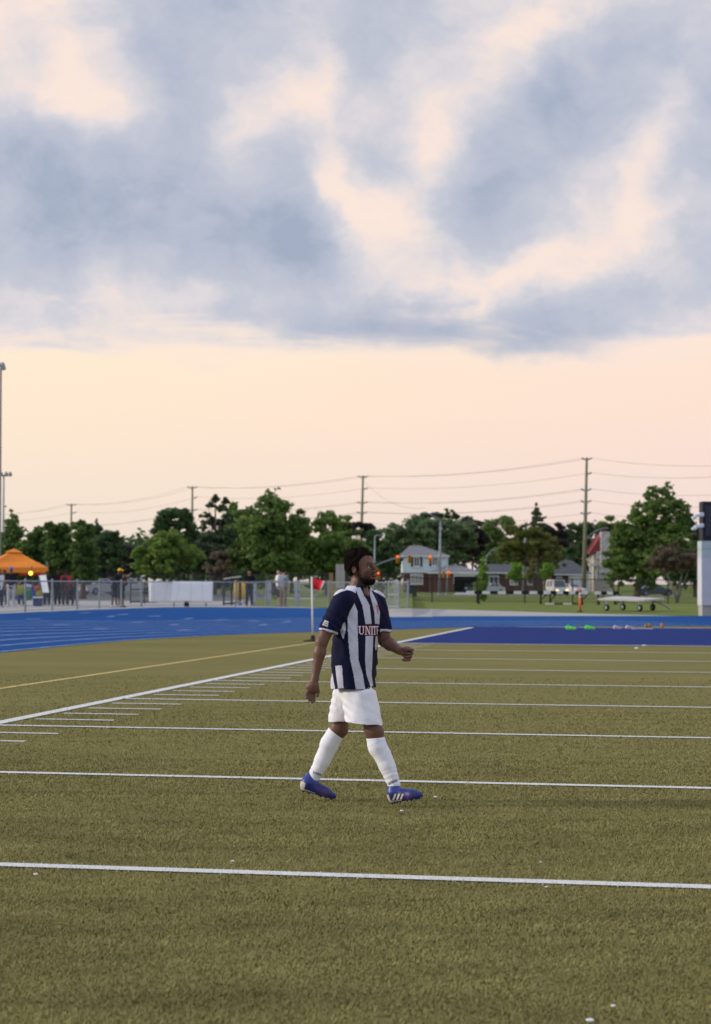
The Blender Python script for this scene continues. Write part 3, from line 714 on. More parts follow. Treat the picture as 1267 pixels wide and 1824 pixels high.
tree('deciduous_tree', 'dark grey-green tree left of the tall right utility pole', 1024, 345, [(1022, 950, 20, 20), (1030, 975, 24, 26), (1015, 995, 26, 22), (1040, 945, 16, 16)], 'dark', 6000, .5, seed=26)
tree('maple_tree', 'green tree partly hiding the stone house chimney from the right', 1092, 345, [(1092, 935, 30, 18), (1075, 945, 16, 14), (1105, 955, 26, 20)], 'green', 5000, .45, seed=27)
tree('maple_tree', 'largest green tree on the right with open crown top', 1135, 188, [(1178, 885, 34, 26), (1200, 915, 32, 30), (1150, 920, 40, 32), (1120, 955, 36, 34), (1185, 960, 50, 38), (1108, 1000, 34, 42), (1150, 1005, 50, 36), (1186, 872, 20, 16), (1104, 1028, 34, 22), (1150, 1034, 40, 20)], 'green', 19000, .30, .34, seed=28, csize=.27, clump=42)
tree('deciduous_tree', 'dark tree filling the gap beside the white panelled building', 1238, 215, [(1235, 960, 28, 40), (1240, 1005, 34, 34), (1222, 930, 14, 18), (1205, 1010, 40, 30)], 'dark', 9000, .34, seed=29)
tree('crabapple_tree', 'small brownish crabapple with forked grey trunk by white building', 1207, 150, [(1190, 990, 36, 22), (1220, 1000, 30, 24), (1172, 1005, 26, 18), (1200, 1010, 42, 16), (1205, 975, 28, 12)], 'brown', 9000, .17, .13, M_barkg, 30, clump=40, csize=.3, fork=[(-.95, 2.5, .13), (.35, 2.4, .12), (.9, 2.6, .07)])
tree('sapling', 'thin young tree behind the striped barrier left end', 861, 158, [(861, 1003, 6, 14), (862, 1025, 9, 14), (858, 1045, 11, 14), (864, 1012, 8, 9), (862, 1062, 12, 8)], 'fresh', 2600, .17, .06, seed=31, clump=160)
tree('sapling', 'small fresh green tree just left of the slim grey pole', 920, 226, [(921, 1010, 9, 10), (918, 1022, 14, 12), (924, 1030, 12, 8)], 'fresh', 2600, .24, .08, seed=32, clump=120)
tree('sapling', 'small fresh green tree right of the slim grey pole', 971, 226, [(974, 1012, 9, 10), (970, 1024, 15, 11), (978, 1020, 9, 12)], 'fresh', 2600, .24, .08, seed=33, clump=120)
tree('bush', 'yellowish low bush at the foot of the yellow-green tree', 944, 232, [(944, 1026, 10, 14), (948, 1012, 6, 8)], 'olive', 1600, .22, .06, seed=34, clump=120, cat='bush')
tree('bush', 'small green bush inside the fence beside grey upright panels', 486, 132, [(486, 1070, 8, 7), (490, 1064, 5, 5)], 'fresh', 1200, .10, .03, seed=35, clump=160, cat='bush')
tree('deciduous_tree', 'shadowy tree mass behind the leaning white banner', 345, 225, [(345, 1000, 45, 34), (370, 975, 30, 30), (400, 970, 30, 34)], 'dark', 6000, .4, seed=36)
tree('deciduous_tree', 'low dark tree behind the two men at the fence', 520, 200, [(520, 1005, 45, 32), (545, 985, 28, 30), (480, 1015, 36, 24)], 'dark', 6000, .38, seed=37)
tree('deciduous_tree', 'dark tree at the left edge behind the first canopy people', 2, 150, [(0, 985, 30, 45), (15, 1010, 34, 30), (-20, 1000, 30, 40)], 'cedar', 6000, .3, seed=38)

# the wood far behind everything reads as one mass
r_ = np.random.default_rng(77); C = []; R = []
for x in range(-420, 1700, 26):
    Y = 400 + r_.uniform(-12, 12); top = (985 if x < 640 else 966) + 16 * math.sin(x * .021) + 10 * math.sin(x * .057 + 1) + r_.uniform(-8, 8)
    for y in (top, top + 22, top + 44):
        C.append(np.array(P(x + r_.uniform(-8, 8), y, Y))); R.append(np.array([24, 24, 20]) * S(Y) * r_.uniform(.8, 1.2))
me = crown_mesh(C, R, 30000, .95, 5); me.materials.append(LM['dark']); o = link(bpy.data.objects.new('far_wood', me))
tag(o, 'dark far-off belt of trees behind houses and road', 'wood', kind='stuff')

# ================================================================== BACKGROUND THINGS
M_galv = mat('galvanised_steel', (.25, .28, .31), .5, .1, 5., metal=.3)
M_black = mat('black_metal', (.02, .02, .022), .6, .2, 5.)
M_white = mat('white_paint', (.78, .78, .78), .6, .05, 3.)
M_grey = mat('grey_paint', (.35, .37, .39), .6, .08, 3.)
M_conc_pole = mat('concrete_pole', (.40, .39, .36), .9, .12, 2., .2, 20.)
M_wood_pole = mat('treated_wood', (.20, .195, .13), .9, .2, 1.5, .4, 10.)
M_glass = mat('window_glass', (.06, .075, .085), .12, .2, .5, spec=.8)
M_rubber = mat('rubber', (.03, .03, .03), .9, .2, 10.)
M_yellow = mat('signal_yellow', (.75, .36, .03), .55, .08, 3.)
M_red_on = mat('red_lens_lit', (.8, .08, .03), .4, .02, 3., emit=(1.0, .12, .03), estr=2.0)
M_lens_off = mat('lens_dark', (.12, .06, .03), .3, .1, 3.)
def mesh_mat(name, col, cell, th):
    m = bpy.data.materials.new(name); m.use_nodes = True; t = m.node_tree; b = t.nodes['Principled BSDF']; out = t.nodes['Material Output']
    b.inputs['Base Color'].default_value = col + (1,); b.inputs['Roughness'].default_value = .6; b.inputs['Metallic'].default_value = .2
    uv = t.nodes.new('ShaderNodeUVMap'); sp_ = t.nodes.new('ShaderNodeSeparateXYZ'); t.links.new(uv.outputs[0], sp_.inputs[0])
    def mth(op, a, bb):
        n = t.nodes.new('ShaderNodeMath'); n.operation = op
        for i, v in enumerate((a, bb)):
            if isinstance(v, (int, float)): n.inputs[i].default_value = v
            else: t.links.new(v, n.inputs[i])
        return n.outputs[0]
    res = None
    for op in ('ADD', 'SUBTRACT'):
        f = mth('FRACT', mth('MULTIPLY', mth(op, sp_.outputs[0], sp_.outputs[1]), 1 / cell), 0)
        lt = mth('LESS_THAN', f, th); res = lt if res is None else mth('MAXIMUM', res, lt)
    tr = t.nodes.new('ShaderNodeBsdfTransparent'); mx = t.nodes.new('ShaderNodeMixShader')
    t.links.new(res, mx.inputs[0]); t.links.new(tr.outputs[0], mx.inputs[1]); t.links.new(b.outputs[0], mx.inputs[2]); t.links.new(mx.outputs[0], out.inputs[0])
    return m
M_chain = mesh_mat('chain_link', (.30, .33, .37), .065, .085)
M_chain_b = mesh_mat('black_chain_link', (.025, .027, .03), .065, .10)
def panel(name, a, b, z0, z1, m, parent, loc):      # upright sheet with UVs in metres
    a = Vector(a) - Vector(loc); b = Vector(b) - Vector(loc); ln = (b - a).length
    me = bpy.data.meshes.new(name)
    me.from_pydata([(a.x, a.y, a.z + z0), (b.x, b.y, b.z + z0), (b.x, b.y, b.z + z1), (a.x, a.y, a.z + z1)], [], [(0, 1, 2, 3)])
    uv = me.uv_layers.new(name='UVMap')
    for i, c in enumerate(((0, z0), (ln, z0), (ln, z1), (0, z1))): uv.data[i].uv = c
    me.materials.append(m); return link(bpy.data.objects.new(name, me), parent)
def fence(name, label, posts, h, m_post, m_mesh, pr, tall=(), z1=None, cat='fence'):
    loc = posts[0].copy(); root = thing(name, loc, label, cat)
    for i, p in enumerate(posts):
        q = p - loc; hh = h * (1.14 if i in tall else 1.0)
        mb = MB().tube([(q.x, q.y, q.z - .05), (q.x, q.y, q.z + hh)], pr * (1.35 if i in tall else 1), 8)
        mb.lathe((q.x, q.y, q.z + hh), [(pr * 1.3, 0), (pr * 1.1, pr), (pr * .3, pr * 1.8)], 8)
        mb.build('post', m_post, root)
    for i in range(len(posts) - 1):
        a = posts[i] - loc; b = posts[i + 1] - loc
        MB().tube([(a.x, a.y, a.z + h - .03), (b.x, b.y, b.z + h - .03)], pr * .8, 6).build('top_rail', m_post, root)
        MB().tube([(a.x, a.y, a.z + .06), (b.x, b.y, b.z + .06)], pr * .3, 5).build('bottom_wire', m_post, root)
        off = Vector((0, -pr * 1.1, 0))
        panel('chain_link', posts[i] + off, posts[i + 1] + off, .04, h - .02, m_mesh, root, loc)
    return root
def zf(x): return TZ
fpx = [(-75, 1099), (-20, 1094.6), (45, 1090.6), (93, 1087.6), (138, 1085.4), (177, 1083.8), (216, 1082.4), (252, 1081.0), (310, 1080.4), (367, 1080.4), (420, 1080.6), (475, 1080.9), (530, 1081.3), (585, 1081.8), (640, 1082.4), (692, 1083)]
FP = [G(p[0], p[1], TZ) for p in fpx]
fence('chain_link_fence', 'long galvanised chain-link fence with top rail along the far track edge', FP, 1.23, M_galv, M_chain, .04, tall=(7,))
# open gate at the right end
ga, gb, gp = G(692, 1084.4, TZ), G(711, 1085.4, TZ), G(727, 1083.2, TZ)
gate = thing('gate', ga, 'grey chain-link gate standing half open beside the player far arm', 'gate')
def loc_(p, r): return Vector(p) - r.location
for p in (ga, gb):
    q = loc_(p, gate); MB().tube([(q.x, q.y, q.z + .05), (q.x, q.y, q.z + 1.26)], .04, 8).build('stile', M_galv, gate)
q = loc_(gb, gate)
for z in (.1, .65, 1.23): MB().tube([(0, 0, z), (q.x, q.y, z)], .04, 6).build('rail', M_galv, gate)
for dz in (0, .02): panel('chain_link', ga + Vector((0, -.05 - dz, 0)), gb + Vector((0, -.05 - dz, 0)), .08, 1.2, M_chain, gate, ga)
fence('chain_link_fence', 'short chain-link fence stub right of the open gate', [G(704, 1082.0, TZ), gp], 1.25, M_galv, M_chain, .05)
# black fence along the road
BF = [GX(x, Y) for x, Y in ((-40, 152), (60, 151), (150, 150), (262, 149), (350, 148), (440, 148), (530, 147), (612, 147), (690, 146), (770, 146), (850, 145), (935, 145), (1020, 144), (1102, 144), (1190, 143), (1275, 142))]
fence('black_fence', 'tall black chain-link fence running between the lawn and the road', BF, 1.83, M_black, M_chain_b, .045)

# banner on the fence
def quad_sheet(name, corners, m, parent=None, nx=18, ny=8, wob_=.014, th=.006, seed=1):
    a, b, c, d = [np.array(x) for x in corners]; nrm = np.cross(b - a, d - a); nrm /= np.linalg.norm(nrm)
    V = []; r = np.random.default_rng(seed); ph = r.uniform(0, 6, 6)
    for s in (0, 1):
        for j in range(ny + 1):
            for i in range(nx + 1):
                u, v = i / nx, j / ny
                p = (a * (1 - u) + b * u) * (1 - v) + (d * (1 - u) + c * u) * v
                w_ = wob_ * (math.sin(7 * u + 3 * v + ph[0]) + .6 * math.sin(13 * u - 5 * v + ph[1]) + .4 * math.sin(23 * u + 9 * v + ph[2])) * (1 - .6 * v)
                V.append(p + nrm * (w_ + th * (s - .5)))
    n = (nx + 1) * (ny + 1); F = []
    for j in range(ny):
        for i in range(nx):
            k = j * (nx + 1) + i
            F.append((k, k + 1, k + nx + 2, k + nx + 1)); F.append((k + n + nx + 1, k + n + nx + 2, k + n + 1, k + n))
    for i in range(nx):
        F.append((i + 1, i, i + n, i + n + 1)); k = ny * (nx + 1) + i; F.append((k, k + 1, k + 1 + n, k + n))
    for j in range(ny):
        k = j * (nx + 1); F.append((k, k + nx + 1, k + nx + 1 + n, k + n)); k += nx; F.append((k + nx + 1, k, k + n, k + nx + 1 + n))
    me = np_mesh(name, np.array(V), np.array(F), True); me.materials.append(m)
    return link(bpy.data.objects.new(name, me), parent)
def pxrect(x0, y0, x1, y1, Y, Y2=None):
    Y2 = Y2 or Y
    return [P(x0, y1, Y), P(x1, y1, Y2), P(x1, y0, Y2), P(x0, y0, Y)]
def relative(o, parent_loc): return o
def banner_mat():
    m = bpy.data.materials.new('banner_vinyl'); m.use_nodes = True; t = m.node_tree; b = t.nodes['Principled BSDF']
    g = t.nodes.new('ShaderNodeTexCoord'); wv_ = t.nodes.new('ShaderNodeTexWave'); wv_.inputs['Scale'].default_value = .55; wv_.inputs['Distortion'].default_value = 3.; wv_.inputs['Detail'].default_value = 1
    t.links.new(g.outputs['Object'], wv_.inputs[0]); r = t.nodes.new('ShaderNodeValToRGB'); t.links.new(wv_.outputs[0], r.inputs[0])
    r.color_ramp.elements[0].position = .0; r.color_ramp.elements[0].color = (.76, .76, .79, 1); r.color_ramp.elements[1].position = .12; r.color_ramp.elements[1].color = (.84, .84, .86, 1)
    t.links.new(r.outputs[0], b.inputs['Base Color']); b.inputs['Roughness'].default_value = .5; return m
ban = quad_sheet('banner', [P(266, 1072.5, FP[8].y - .35), P(379, 1073.5, FP[9].y - .35), P(379.5, 1036, FP[9].y - .3), P(265, 1035.4, FP[8].y - .3)], banner_mat(), seed=4)
tag(ban, 'large white vinyl banner tied on the chain-link fence', 'banner')

# ---- tall light pole, far light pole
lp = GX(-2.5, 108); pole = thing('light_pole', lp, 'very tall sports light pole at the left edge of the picture', 'light pole')
zt = P(0, 655, 108).z
MB().tube([(0, 0, 0), (0, 0, zt * .3), (0, 0, zt)], [.15, .12, .06], 12).build('shaft', mat('light_pole_steel', (.30, .26, .235), .55, .1, 2., metal=.2), pole, True)
MB().box((0, -.1, zt - .15), (.5, .12, .12)).build('cross_arm', M_galv, pole)
for dx in (-.28, .18):
    MB().lathe((dx, -.25, zt - .42), [(.07, 0.42), (.12, .3), (.17, .05), (.17, 0)], 12, Matrix.Rotation(.5, 3, 'X')).build('floodlight', M_grey, pole, True)
MB().box((0, 0, .2), (.6, .6, .4)).build('footing', M_conc, pole)
lp = GX(5, 230); pole = thing('light_pole', lp, 'distant light pole with a crossbar of lamps beside the tall left pole', 'light pole'); zt = P(5, 846, 230).z
MB().tube([(0, 0, 0), (0, 0, zt)], [.2, .1], 10).build('shaft', M_grey, pole, True)
MB().box((0, 0, zt - .1), (1.9, .12, .12)).build('cross_arm', M_grey, pole)
for dx in (-.8, -.3, .3, .8): MB().lathe((dx, -.1, zt - .12), [(.1, .5), (.2, .35), (.24, .05), (.22, 0)], 10).build('floodlight', M_galv, pole, True)
MB().tube([(0, 0, P(5, 902, 230).z), (.35, 0, P(5, 902, 230).z)], .12, 6).build('speaker_horn', M_grey, pole)

# ---- orange canopy
TY = 93.; M_or = mat('orange_canopy', (.80, .25, .035), .75, .05, 2., .05, 30.)
tc_ = GX(24, TY); tent = thing('canopy_tent', tc_, 'orange pop-up canopy over the officials table at far left', 'tent')
zv = P(59, 1020.5, TY).z; ze = P(59, 1011, TY).z; zp = P(25, 977, TY).z; zk = P(33, 985, TY).z
ang = math.radians(17); hwid = 1.5
def tp(x, y, z): return Vector((x * math.cos(ang) - y * math.sin(ang), x * math.sin(ang) + y * math.cos(ang), z - TZ if z else 0))
cor = [(-hwid, -hwid), (hwid, -hwid), (hwid, hwid), (-hwid, hwid)]
mb = MB()
for i in range(4):
    a = cor[i]; b = cor[(i + 1) % 4]; n = 6; r0 = []; r1 = []; r2 = []
    for k in range(n + 1):
        t = k / n; x = a[0] + (b[0] - a[0]) * t; y = a[1] + (b[1] - a[1]) * t; sag = .10 * math.sin(math.pi * t)
        r0.append(tp(x, y, ze)); r1.append(tp(x * .56, y * .56, ze + (zk - ze) * .52 - sag)); r2.append(tp(x * .2, y * .2, zk))
    V = r0 + r1 + r2; F = []
    for k in range(n):
        for j in range(2): F.append((j * (n + 1) + k, j * (n + 1) + k + 1, (j + 1) * (n + 1) + k + 1, (j + 1) * (n + 1) + k))
    mb.add(V, F)
mb.build('canopy_top', M_or, tent)
mb = MB()
for i in range(4):
    a = cor[i]; b = cor[(i + 1) % 4]
    mb.add([tp(a[0] * .26, a[1] * .26, zk + .03), tp(b[0] * .26, b[1] * .26, zk + .03), tp(0, 0, zp)], [(0, 1, 2)])
mb.build('vent_cap', M_or, tent)
for i in range(4):
    a = cor[i]; b = cor[(i + 1) % 4]; V = []; F = []; n = 8
    for k in range(n + 1):
        t = k / n; x = (a[0] + (b[0] - a[0]) * t) * 1.004; y = (a[1] + (b[1] - a[1]) * t) * 1.004
        V += [tp(x, y, ze), tp(x * (1 + .006 * math.sin(9 * t + i)), y * (1 + .006 * math.sin(9 * t + i)), zv + .02 * math.sin(17 * t))]
    for k in range(n): F.append((2 * k, 2 * k + 2, 2 * k + 3, 2 * k + 1))
    MB().add(V, F).build('valance', M_or, tent)
for a in cor:
    p = tp(a[0] * .97, a[1] * .97, 0); MB().box((p.x, p.y, ze / 2), (.05, .05, ze), ang).build('leg', M_galv, tent)
M_rb = mat('orange_red_banner', (.75, .12, .05), .6, .05, 3.)
hb = quad_sheet('hanging_banner', pxrect(35, 1018.5, 77, 1025, TY + 1.4), M_rb, seed=9, wob_=.01); tag(hb, 'red-orange strip banner hanging under the orange canopy', 'banner')
lamp = thing('work_lamp', P(55, 1021, TY - 2.3), 'small glowing yellow lamp under the orange canopy edge', 'lamp')
MB().lathe((0, 0, 0), [(.03, -.09), (.085, -.05), (.10, 0), (.085, .05), (.03, .09)], 12, Matrix.Rotation(1.57, 3, 'X')).build('bulb', mat('yellow_glow', (.9, .7, .1), .4, .02, 2., emit=(1.0, .72, .06), estr=2.6), lamp, True)
MB().box((0, .08, .02), (.16, .08, .2)).build('housing', M_black, lamp)
MB().tube([(0, .1, .08), (0, .35, .35)], .015, 6).build('bracket', M_black, lamp)
bo = MB(); 
bo.prism([P(70, 1025, 86.5), P(82, 1024, 86.5), P(87.5, 1055.5, 86.), P(76.5, 1055.5, 86.)], (0, 0, 0), (0, .03, 0)); bo = bo.build('sign_board', M_white)
tag(bo, 'blank white board hanging slanted behind the fence by the canopy', 'board')
# cooler, table, chairs under the canopy
ck = GX(68, 90.); cool = thing('cooler', ck, 'dark blue cooler box with white lid under the canopy', 'cooler')
MB().box((0, 0, .2), (.42, .32, .38)).build('tub', mat('cooler_blue', (.03, .06, .16), .5, .05, 4.), cool, bevel=.02)
MB().box((0, 0, .425), (.45, .35, .07)).build('lid', M_white, cool, bevel=.015)
MB().tube([(-.22, 0, .3), (-.26, -.1, .33), (-.22, -.16, .3)], .012, 6).build('handle', M_white, cool)
tb = GX(40, TY + .2); tab = thing('folding_table', tb, 'folding table cluttered with gear under the orange canopy', 'table')
MB().box((0, 0, .73), (1.8, .75, .04)).build('tabletop', M_white, tab)
for x in (-.8, .8):
    for y in (-.3, .3): MB().tube([(x, y, 0), (x, y, .71)], .018, 6).build('leg', M_grey, tab)
for i, (x, y, w_, h_, c, nm, lb, ct) in enumerate(((52, 1060, .34, .5, (.10, .35, .10), 'gear_bag', 'green gear bag under the canopy beside the blue jacket', 'bag'), (59, 1055, .2, .62, (.04, .14, .55), 'jacket', 'bright blue jacket hanging from the canopy leg', 'jacket'), (70, 1054, .26, .4, (.55, .50, .06), 'training_bib', 'yellow bib draped above the blue cooler', 'bib'), (66, 1048, .3, .22, (.55, .10, .06), 'training_bib', 'red bib draped on the table end under the canopy', 'bib'), (49, 1044, .4, .16, (.55, .60, .75), 'folded_sheet', 'pale blue folded sheet on the canopy table', 'sheet'))):
    Y_ = TY - 1.5 - .1 * i; c0 = P(x, y, Y_); f = Field(np.array([-.5, -.3, -.6]), np.array([.5, .3, .6]), .03)
    f.fn(lambda p: (np.linalg.norm(np.maximum(np.abs(p) - np.array([w_ / 2 - .05, .05, h_ / 2 - .05], np.float32), 0), axis=-1) - .05 + .03 * wob(p, 9, i)), (-.5, -.3, -.6), (.5, .3, .6))
    V, Q = f.mesh(); me = np_mesh(nm, V, Q, True); me.materials.append(mat('cloth_%s_%d' % (nm, i), c, .85, .15, 6.))
    o = link(bpy.data.objects.new(nm, me)); o.location = c0; tag(o, lb, ct)

# ---- corner flag
cf = G(557.5, 1142.5); fl = thing('corner_flag', cf, 'white corner flag pole with red and white pennant on black base', 'corner flag'); CY = cf.y
zt = P(556, 1027, CY).z; lean = P(555.5, 1027, CY).x - cf.x
MB().tube([(0, 0, .03), (lean, 0, zt)], .024, 10).build('pole', mat('flag_pole_white', (.72, .70, .66), .5, .05, 4.), fl, True)
MB().lathe((0, 0, 0), [(.25, 0), (.25, .02), (.2, .035), (.06, .05), (.05, .14), (.035, .16)], 18).build('base', M_rubber, fl, True)
def flagp(x, y, dy=0): return P(x, y, CY + dy) - cf
V = []; n = 8
top = [(557.5, 1027.5), (578.5, 1035.5)]; bot = [(557.5, 1046.5), (571.5, 1053.5)]
for s in (0, 1):
    for i in range(n + 1):
        t = i / n; dy = .05 * math.sin(5 * t) + .008 * (s - .5)
        a = flagp(top[0][0] + (top[1][0] - top[0][0]) * t, top[0][1] + (top[1][1] - top[0][1]) * t + 1.0 * math.sin(4 * t), dy)
        b = flagp(bot[0][0] + (bot[1][0] - bot[0][0]) * t, bot[0][1] + (bot[1][1] - bot[0][1]) * t + .8 * math.sin(4 * t), dy)
        V += [a, b]
def flag_part(i0, i1, nm, m):
    F = []
    for i in range(i0, i1):
        o2 = 2 * (n + 1); F += [(2 * i, 2 * i + 2, 2 * i + 3, 2 * i + 1), (o2 + 2 * i, o2 + 2 * i + 1, o2 + 2 * i + 3, o2 + 2 * i + 2), (2 * i, o2 + 2 * i, o2 + 2 * i + 2, 2 * i + 2), (2 * i + 1, 2 * i + 3, o2 + 2 * i + 3, o2 + 2 * i + 1)]
    MB().add(V, F).build(nm, m, fl, True)
flag_part(0, 7, 'pennant', mat('flag_red', (.75, .035, .04), .7, .05, 6.)); flag_part(7, 8, 'pennant_edge', M_white)

# ---- utility poles and their wires
UP = [(1045.5, 1040, 272., 815, [(817, 1, 1), (843, 0, 1), (872, 1, 1), (893, 1, 1), (914, 1, 1)]), (647, 641, 317., 847, [(849, 1, 1), (870, 0, 1), (895, 1, 1), (913, 1, 1)]),
      (343, 342, 362., 866, [(868, 1, 1), (886, 0, 1), (908, 1, 1)]), (127.5, 126, 428., 897, [(899, 1, 1), (913, 0, 1)])]
names = ['tallest utility pole on the right with paired insulator arms and street lamp', 'utility pole rising just above the player head', 'utility pole above the trees left of the tallest tree', 'most distant utility pole above the left cedars']
for i, (xt, xb, Y, yt, arms) in enumerate(UP):
    b = GX(xb, Y); t_ = P(xt, yt, Y) - b; up = thing('utility_pole', b, names[i], 'utility pole', 'utility poles along the road')
    MB().tube([(0, 0, 0), tuple(t_ * .5), tuple(t_)], [.34, .27, .17], 10).build('pole_shaft', M_wood_pole, up, True)
    for (ya_, l_, r_) in arms:
        for sgn, on in ((-1, l_), (1, r_)):
            if not on: continue
            f = (P(xt, ya_, Y).z) / t_.z; c = t_ * f
            ln = 9 * S(Y)
            MB().tube([(c.x, c.y, c.z - .25), (c.x + sgn * ln, c.y, c.z + .1)], [.09, .15], 6).build('insulator_arm', M_grey, up)
    if i == 0:
        z0 = P(1043, 957, Y).z
        MB().tube([P(1045, 958, Y) - b, P(1058, 948, Y) - b, P(1068, 942.5, Y) - b, P(1077, 940.5, Y) - b], .1, 8).build('lamp_arm', M_galv, up, True)
        MB().box(P(1078, 940.5, Y) - b, (1.0, .35, .2)).build('lamp_head', M_galv, up, bevel=.05)
M_wire = mat('power_wire', (.09, .08, .08), .6, .1, 3.)
def wire(label, pts, r=.018, sag=1.):
    out = []
    for i in range(len(pts) - 1):
        a, b = pts[i], pts[i + 1]
        for k in range(12):
            t = k / 12; p = a.lerp(b, t); p.z -= sag * 4 * t * (1 - t) * (b - a).length / 60.; out.append(p)
    out.append(pts[-1])
    o = MB().tube(out, r, 5).build('power_line', M_wire); tag(o, label, 'power line', 'power lines between the utility poles')
wr = [
 ('topmost power line, right strand, strung across all four utility poles', [(1400, 822, 225), (1054, 816, 272), (655, 848, 317), (351, 867, 362), (135, 898, 428), (-60, 914, 480)]),
 ('topmost power line, left strand, from the tallest pole leftward', [(1037, 816, 272), (639, 848, 317), (335, 867, 362), (119, 898, 428), (-60, 917, 480)]),
 ('second power line from the top, held on right-side arms only', [(1400, 838, 225), (1054, 842, 272), (655, 869, 317), (351, 885, 362), (135, 912, 428), (-60, 926, 480)]),
 ('third power line from the top, right strand', [(1400, 872, 225), (1054, 871, 272), (655, 894, 317), (351, 907, 362), (100, 932, 440)]),
 ('third power line from the top, left strand', [(1037, 871, 272), (639, 894, 317), (335, 907, 362), (100, 934, 440)]),
 ('fourth power line from the top, right strand', [(1400, 893, 225), (1054, 892, 272), (655, 912, 317), (351, 925, 362)]),
 ('fourth power line from the top, left strand', [(1037, 892, 272), (639, 912, 317), (335, 926, 362)]),
 ('lowest power line of the tallest pole', [(1400, 915, 225), (1054, 913, 272), (655, 932, 317)]),
 ('slanting service wire from the middle utility pole to the curved street lamp', [(652, 860, 317), (757, 905, 240)]),
 ('upper telephone cable crossing in front of the silvery tree', [(1043, 928, 268), (937, 932, 268), (655, 937, 312), (560, 940, 330)]),
 ('lower telephone cable crossing above the two-storey house roof', [(1043, 958, 268), (937, 962, 268), (655, 967, 312), (560, 970, 330)]),
 ('lowest cable passing behind the signal poles at eave height', [(1200, 985, 262), (937, 992, 268), (800, 996, 290), (690, 999, 312)])]
for lb, pp in wr: wire(lb, [P(*p) for p in pp])

# ---- street lamps, slim pole, traffic signals
def lamp_post(label, xb, xt, Y, yt, path, head, r0=.14, name='street_lamp', cat='street lamp'):
    b = GX(xb, Y); root = thing(name, b, label, cat); t_ = P(xt, yt, Y) - b
    MB().tube([(0, 0, 0), tuple(t_)], [r0, r0 * .65], 10).build('column', M_galv, root, True)
    MB().lathe((0, 0, 0), [(r0 * 1.9, 0), (r0 * 1.9, .12), (r0 * 1.2, .3)], 10).build('base', M_galv, root)
    if path: MB().tube([P(x, y, Y) - b for x, y in path], .07, 8).build('arm', M_galv, root, True)
    if head: MB().box(P(head[0], head[1], Y) - b, (.85, .35, .16)).build('lamp_head', M_galv, root, bevel=.04)
    return root, b
def signal_head(root, b, x, y, Y, lit, k=1.):
    k *= .9; c = P(x, y, Y) - b; h = MB()
    h.box((c.x, c.y, c.z), (.42 * k, .25, 1.08 * k)); o = h.build('signal_head', M_yellow, root, bevel=.03)
    for i, dz in enumerate((.34, 0, -.34)):
        z = c.z + dz * k
        MB().lathe((c.x, c.y - .13, z), [(.13 * k, 0), (.125 * k, .03), (.06 * k, .05)], 14, Matrix.Rotation(math.pi / 2, 3, 'X')).build('lens', M_red_on if (lit and i == 0) else M_lens_off, o, True)
        vz = MB(); n = 8
        V = [Vector((c.x + .15 * k * math.cos(math.pi * (j / n)), c.y - .125 - dd, z + .15 * k * math.sin(math.pi * (j / n)))) for dd in (0, .2) for j in range(n + 1)]
        vz.add(V, [(j, j + 1, n + 2 + j, n + 1 + j) for j in range(n)]); vz.build('visor', M_yellow, o)
SY = 222.
r_, b_ = lamp_post('tall signal pole with curved lamp arm in front of the white house', 783, 785, SY, 928, [(785, 930), (778, 922), (768, 917), (760, 914.5)], (757, 914), .17, 'traffic_signal', 'traffic signal')
MB().tube([P(784, 1012, SY) - b_, P(776, 1004, SY) - b_, P(766, 997, SY) - b_, P(750, 990, SY) - b_], .07, 8).build('mast_arm', M_galv, r_, True)
signal_head(r_, b_, 766.5, 996, SY - .4, True); signal_head(r_, b_, 790.5, 1023, SY - .4, False, .8)
r_, b_ = lamp_post('shorter signal pole with low red light right of the lamp-arm pole', 796.5, 798, SY + 3, 990, None, None, .12, 'traffic_signal', 'traffic signal')
signal_head(r_, b_, 800, 1023, SY + 2.4, True, .8)
r_, b_ = lamp_post('signal mast with long arm reaching out behind the player face', 667, 668, SY + 6, 955, [(668, 956), (671, 954), (676, 953)], (678, 953.5), .13, 'traffic_signal', 'traffic signal')
MB().tube([P(668, 1008, SY + 6) - b_, P(684, 1001, SY + 6) - b_, P(703, 995, SY + 6) - b_, P(733, 991, SY + 6) - b_], .09, 8).build('mast_arm', M_galv, r_, True)
signal_head(r_, b_, 708.5, 996, SY + 5.5, True); signal_head(r_, b_, 729.5, 996, SY + 5.5, False); signal_head(r_, b_, 674, 1025.5, SY + 5.5, True)
lamp_post('slim street lamp with short curved arm behind the sapling', 865, 865.5, 240, 996, [(865.5, 997), (868, 990), (873, 984), (877, 980.5)], (879, 980), .13)
r_, b_ = lamp_post('plain slim concrete pole left of the tallest utility pole', 933, 937, 250, 930, None, None, .25, 'plain_pole', 'pole')

